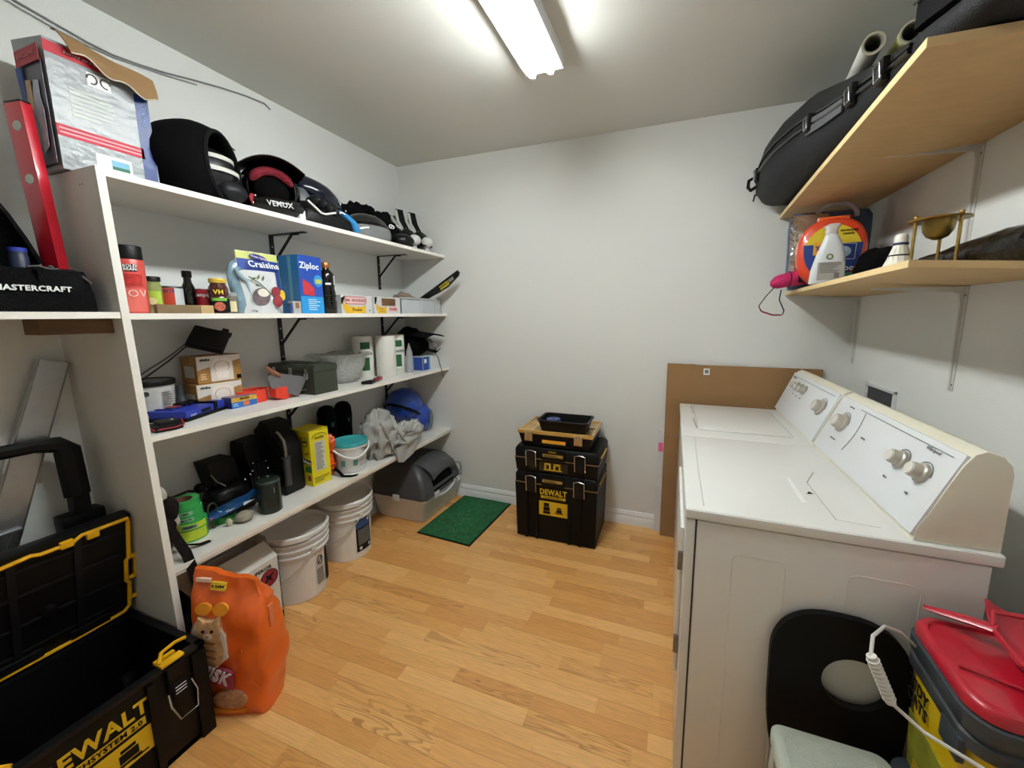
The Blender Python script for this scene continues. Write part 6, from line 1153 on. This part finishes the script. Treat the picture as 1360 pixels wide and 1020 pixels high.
P('washer_print', c, M('#9db0c4', .4, var=.2, scale=40, bump=0), lambda g: g.prism(circ(.036, .026), 0, .001, Mx=frame('-y', (.035, -.062, .155)))); P('print_frame', c, WHT, lambda g: g.tube([(.035+x_, -.0632, .155+z_) for x_, z_ in ((-.045,-.03),(.05,-.035),(.052,.032),(-.02,.04))], .0015, 5, closed=True)); D('green_band', c, paper('#3c8f7a'), '-y', (.045, -.0622, .052), .11, .016)
P('lid_tab', c, gloss('#e8662a', .3), lambda g: g.box(-.06, .06, -.03, .03, .300, .322, .008)); D('label_side_letters', c, paper('#e0a02a'), '-y', (-.055, -.0625, .175), .035, .06); txt(c, '%', .03, paper('#3a2a7a'), '-y', (-.055, -.0632, .175), .02)
c = T('white_spray_bottle', 'white flat detergent bottle with a grey label, front left of the orange tub', 'bottle', (2.69, 2.10, ZL-.001), R(-8))
def bsec(z_, x0, x1, d_=.025): return [((x0+x1)/2+(x1-x0)/2*math.copysign(abs(math.cos(a))**.7, math.cos(a)), d_*math.copysign(abs(math.sin(a))**.7, math.sin(a)), z_) for a in [2*PI*k/24 for k in range(24)]]
P('bottle', c, M('#d9dde2', .3, var=.02, bump=0, coat=.3), lambda g: g.loft([bsec(0,-.062,.062,.022), bsec(.006,-.066,.066), bsec(.06,-.062,.063), bsec(.12,-.048,.058), bsec(.17,-.032,.045), bsec(.20,-.022,.03), bsec(.215,-.018,.022,.018)]), ang=70)
P('collar', c, M('#c9c3bd', .4), lambda g: g.loft([bsec(.213,-.022,.026,.020), bsec(.232,-.020,.024,.020), bsec(.245,-.03,.034,.018), bsec(.255,-.012,.030,.014)])); D('label', c, paper('#a9a6a2'), '-y', (.008, -.0255, .055), .095, .075); lines(c, paper('#6f6d6a'), '-y', (.008, -.0265, .068), .08, .045, 7, seed=6); P('round_logo', c, M('#6d7a3c', .5), lambda g: g.tube([(.0+.010*math.cos(a), -.026, .115+.010*math.sin(a)) for a in [2*PI*k/14 for k in range(14)]], .0025, 5, closed=True)); D('square_code', c, paper('#77756f'), '-y', (.03, -.027, .035), .018, .022)
# black cloth behind shuttlecock
c = T('black_pouch', 'black fabric pouch between the orange tub and the shuttlecock', 'bag', (2.87, 2.08, ZL-.012)); P('pouch', c, cloth('#0f0f11'), lambda g: g.blob((0,0,.075), (.085,.11,.08), .15, 6, 3, flatb=0), ang=70); P('zip', c, metal('#4a4a4e'), lambda g: g.tube([(-.088,-.03,.035),(-.089,.03,.04),(-.082,.07,.04)], .003, 5))
c = T('shuttlecock', 'white feather shuttlecock standing cork-up on the lower shelf', 'shuttlecock', (2.722, 1.58, ZL-.0)); c.scale = (1.15, 1.15, 1.15); FE = M('#e9e5d8', .6, var=.03)
P('cork', c, M('#efece4', .4), lambda g: g.lathe([(.014,.072),(.0155,.078),(.0155,.088),(.013,.097),(.007,.101),(0,.102)], seg=20)); P('blue_band', c, paper('#2a3158'), lambda g: g.lathe([(.0145,.070),(.0165,.071),(.0165,.076),(.0145,.077)], seg=20))
for k in range(14):
    Mf = Matrix.Rotation(2*PI*k/14, 4, 'Z'); P('feather', c, FE, lambda g: g.loft([[(.014,-.0028,.072),(.014,.0028,.072),(.0135,.0028,.071),(.0135,-.0028,.071)], [(.025,-.005,.035),(.025,.005,.035),(.0245,.005,.034),(.0245,-.005,.034)], [(.033,-.010,.012),(.033,.007,.012),(.0325,.007,.011),(.0325,-.010,.011)], [(.036,-.006,.001),(.036,.003,.001),(.0355,.003,.0),(.0355,-.006,.0)]], Mx=Mf))
P('thread', c, M('#2c2c2e', .6), lambda g: g.lathe([(.0235,.041),(.0245,.0415),(.0245,.044),(.0235,.0445)], seg=28))
# brass stand
c = T('brass_burner', 'brass warmer with a hanging cup on four posts', 'burner', (2.785, 1.53, ZL-.007)); c.scale = (.93, .93, .93); BR = M('#a98c4a', .32, metal=.85, var=.12, bump=.05)
P('base_plate', c, BR, lambda g: g.lathe([(0,0),(.068,0),(.070,.003),(.066,.006),(0,.007)], seg=36)); P('burner_cup', c, BR, lambda g: g.lathe([(0,.006),(.026,.006),(.027,.026),(.024,.026),(.023,.012),(0,.012)], seg=26)); P('top_ring', c, BR, lambda g: g.lathe([(.030,.158),(.072,.158),(.074,.160),(.072,.163),(.030,.163),(.030,.158)], seg=40)); P('hanging_bowl', c, M('#8a763f', .35, metal=.85, var=.15), lambda g: g.lathe([(.040,.164),(.040,.150),(.036,.125),(.026,.108),(.010,.099),(0,.098),(0,.101),(.010,.102),(.024,.111),(.034,.127),(.037,.150),(.037,.164),(.040,.164)], seg=32))
for k in range(3):
    a = R(-62+120*k); P('post', c, BR, lambda g: (g.tube([(.058*math.cos(a), .058*math.sin(a), .005), (.058*math.cos(a), .058*math.sin(a), .160)], .0045, 10), g.blob((.058*math.cos(a), .058*math.sin(a), .170), (.007,.007,.007), nu=12, nv=8)))
# black trash bag
c = T('plastic_bag', 'crumpled shiny black plastic bag along the back of the lower shelf', 'bag', (2.90, 1.60, ZL-.014)); P('bag', c, M('#121214', .3, var=.1, bump=.8, bscale=25, coat=.2), lambda g: g.loft([[(.075*s*math.cos(a)*(1+.12*math.sin(5*a+y*20)), y, max(0, h_*(.5+.5*math.sin(a)*(1+.1*math.sin(7*a+y*30))))) for a in [2*PI*k/24 for k in range(24)]] for y, s, h_ in ((.27,.2,.03),(.24,.6,.055),(.15,.9,.08),(.05,1,.09),(-.08,1.0,.10),(-.20,1,.105),(-.30,.9,.10),(-.34,.4,.05))]), ang=35)
# umbrella
c = T('folding_umbrella', 'pink folding umbrella hanging over the far end of the lower shelf', 'umbrella', (2.64, 2.33, ZL-.0)); PK = cloth('#c01a5e', .7, .3)
P('canopy', c, PK, lambda g: g.loft([[(x_, .040*s*math.cos(a), .037+z_+.036*s*math.sin(a)) for a in [2*PI*k/16 for k in range(16)]] for x_, z_, s in ((.10,.022,.8),(.06,.018,1),(.0,.012,1.05),(-.05,.002,1),(-.085,-.006,.95),(-.105,-.010,.8),(-.12,-.014,.35))]), 'pink fabric', ang=50); P('strap_band', c, cloth('#7a1040'), lambda g: g.tube([(-.04, .0425*math.cos(a), .040+.0385*math.sin(a)) for a in [2*PI*k/16 for k in range(16)]], .003, 5, closed=True)); D('black_tag', c, INK, '-y', (.005, -.0415, .04), .03, .036)
P('wrist_loop', c, cloth('#171114'), lambda g: g.strip([(-.10,-.0,.005),(-.135,0,-.04),(-.165,0,-.09),(-.155,0,-.115),(-.10,0,-.135),(-.055,0,-.135),(-.05,0,-.115),(-.075,0,-.06),(-.07,.0,-.01)], .012, .003, wd=(0,1,0)), 'black and pink wrist loop'); P('loop_edge', c, cloth('#b01a52'), lambda g: g.tube([(-.165,-.002,-.095),(-.150,-.002,-.120),(-.10,-.002,-.138),(-.06,-.002,-.138)], .003, 5))

# ================================================================== BY THE DRYER
c = T('round_hole_board', 'black arched seat-shaped board with an oval hole leaning on the dryer', 'board', (2.51, 1.098, 0))
def ringf(g):
    Ms2 = Matrix.Rotation(R(-2), 4, 'X') @ Matrix(((1,0,0,0),(0,0,1,0),(0,1,0,0),(0,0,0,1)))
    n = 40; outer = []; inner = []
    for k in range(n):
        a = 2*PI*k/n - PI/2; ca, sa = math.cos(a), math.sin(a); zc = .555
        outer.append((.155*math.copysign(abs(ca)**.75, ca)+.0, zc+(.140*sa**.95 if sa > 0 else -.42*abs(sa)**.6)))
        inner.append((.038+.073*ca, .515+.070*sa))
    A = [g.b.verts.new(Ms2 @ Vector((x_, z_, -.010))) for x_, z_ in outer]; B = [g.b.verts.new(Ms2 @ Vector((x_, z_, .010))) for x_, z_ in outer]; C_ = [g.b.verts.new(Ms2 @ Vector((x_, z_, .010))) for x_, z_ in inner]; E_ = [g.b.verts.new(Ms2 @ Vector((x_, z_, -.010))) for x_, z_ in inner]
    for k in range(n):
        j = (k+1) % n
        for q in ((A[k],A[j],B[j],B[k]), (B[k],B[j],C_[j],C_[k]), (C_[k],C_[j],E_[j],E_[k]), (E_[k],E_[j],A[j],A[k])): g.b.faces.new(q)
P('board', c, M('#0d0d0e', .6, var=.1, bump=.05), ringf, ang=50); P('foot', c, BLACK, lambda g: (g.box(-.13,-.09,-.03,.005,0,.20,.004), g.box(.09,.13,-.03,.005,0,.20,.004)))
c = T('step_stool', 'pale grey-green plastic step stool in front of the black board', 'stool', (2.47, .88, 0)); PS = M('#b9beb1', .5, var=.05, scale=30, bump=.1)
P('top', c, PS, lambda g: g.loft([rr3(-.125,.125,-.15,.15,.385,.03,5), rr3(-.125,.125,-.15,.15,.412,.03,5), rr3(-.119,.119,-.144,.144,.418,.026,5)]), ang=50); P('tread', c, M('#adb3a6', .7, bump=.4, bscale=200), lambda g: g.loft([rr3(-.10,.10,-.125,.125,.4175,.02,5), rr3(-.10,.10,-.125,.125,.4195,.02,5)]))
for sx in (-1, 1):
    for sy in (-1, 1): P('leg', c, PS, lambda g: g.hexa([(sx*.115-.014,sy*.14-.014,0),(sx*.115+.014,sy*.14-.014,0),(sx*.115+.014,sy*.14+.014,0),(sx*.115-.014,sy*.14+.014,0)], [(sx*.10-.016,sy*.12-.016,.386),(sx*.10+.016,sy*.12-.016,.386),(sx*.10+.016,sy*.12+.016,.386),(sx*.10-.016,sy*.12+.016,.386)], .003))
# litter pails
def pail(z0, label, lidded):
    c = T('cat_litter_pail', label, 'pail', (2.765, .955, z0), R(-3)); Y2 = M('#d9b60e', .35, var=.05, bump=.03)
    def q(s, z_, r=.05): return rr3(-.145*s,.145*s,-.125*s,.125*s,z_,r,6)
    P('tub', c, Y2, lambda g: g.loft([q(.86,0), q(.88,.01), q(.97,.30), q(.965,.30), q(.87,.015)]), ang=50)
    P('grey_side', c, M('#a9a699', .4, var=.15, scale=12), lambda g: g.hexa([(-.01,-.112,.03),(.11,-.112,.03),(.11,-.108,.03),(-.01,-.108,.03)], [(-.01,-.1235,.29),(.11,-.1235,.29),(.11,-.118,.29),(-.01,-.118,.29)]))
    GP = plastic('#3a4147', .35)
    P('rim', c, GP, lambda g: g.loft([q(1.0,.285), q(1.04,.29), q(1.04,.315), q(1.01,.318), q(1.01,.325), q(1.06,.332), q(1.06,.362), q(1.0,.366)]), ang=50); P('rim_tab', c, GP, lambda g: [g.box(-.10,-.05,-.136,-.12,.25,.30,.004), g.box(-.153,-.14,-.105,-.045,.25,.30,.004)])
    if lidded:
        RD = gloss('#b0162a', .36); l_ = P('lid', c, RD, lambda g: g.loft([q(.99,.364), q(1.03,.368), q(1.03,.384), q(1.0,.392), q(.93,.394), q(.91,.388)]), 'red lid', ang=50)
        P('lid_ridge', l_, RD, lambda g: g.tube([(-.125,-.02,.392),(-.05,-.045,.395),(.04,-.105,.393)], .003, 6))
        txt(c, 'TIDY\nCATS', .038, INK, ((.0,-1,0),(0,0,1)), (-.1405, .055, .232), .03, t=.002, sx=.85)
        P('green_print', c, M('#8b8a2f', .4, var=.5, scale=14, bump=0), lambda g: g.hexa([(-.1275,-.09,.03),(-.1255,-.09,.03),(-.1255,.09,.03),(-.1275,.09,.03)], [(-.1375,-.09,.17),(-.1355,-.09,.17),(-.1355,.09,.17),(-.1375,.09,.17)]))
    return c
pail(0, 'plain yellow cat litter pail under the red-lidded one', False)
pc = pail(.372, 'yellow and grey cat litter pail with a red lid and wire handle', True)
hp = [Vector((-.155,.085,.345)), Vector((-.185,.085,.345)), Vector((-.225,.06,.325)), Vector((-.235,.02,.290))]
P('bail_handle', pc, M('#d5d2cc', .35), lambda g: g.tube([(-.150,.07,.345),(-.19,.05,.385),(-.24,.0,.425),(-.285,-.07,.445),(-.300,-.11,.430),(-.285,-.115,.385),(-.262,-.115,.345),(-.22,-.14,.325),(-.14,-.17,.312),(-.03,-.185,.31),(.08,-.18,.315),(.16,-.14,.33)], .0035, 8))
g0, g1 = Vector((-.300,-.112,.432)), Vector((-.262,-.115,.345))
P('handle_grip', pc, plastic('#e3e1dc', .35), lambda g: (g.tube([g0, (g0+g1)/2, g1], .009, 10), [g.lathe([(.009,-.0015),(.0115,0),(.009,.0015)], seg=14, Mx=along(g0.lerp(g1, k/11), g1-g0)) for k in range(1, 11)]), 'ribbed white hand grip')
c = T('litter_scoop', 'red plastic scoop lying on the red pail lid', 'scoop', (2.80, .97, .372+.394), R(-8)); RD2 = gloss('#b51a30', .35)
def scoopf(u, v):
    e = abs(2*v-1)
    return (-.07+.21*u, -.095+.19*v*(1), .004 + .050*e**4 + .022*max(0, .25-u)**2/.0625)
P('pan', c, RD2, lambda g: g.sheet(scoopf, 16, 20, .005), ang=60)
P('handle', c, RD2, lambda g: g.tube([(-.065,.05,.036),(-.10,.072,.028),(-.135,.09,.020),(-.165,.10,.016)], [.016,.015,.012,.008], 8, flat=.5, upv=(0,0,1)), ang=60)
P('pan_rim', c, RD2, lambda g: g.tube([(.14,-.095,.054),(.0,-.096,.054),(-.06,-.085,.055),(-.072,-.05,.036),(-.072,.05,.036),(-.06,.085,.055),(.0,.096,.054),(.14,.095,.054)], .005, 6))
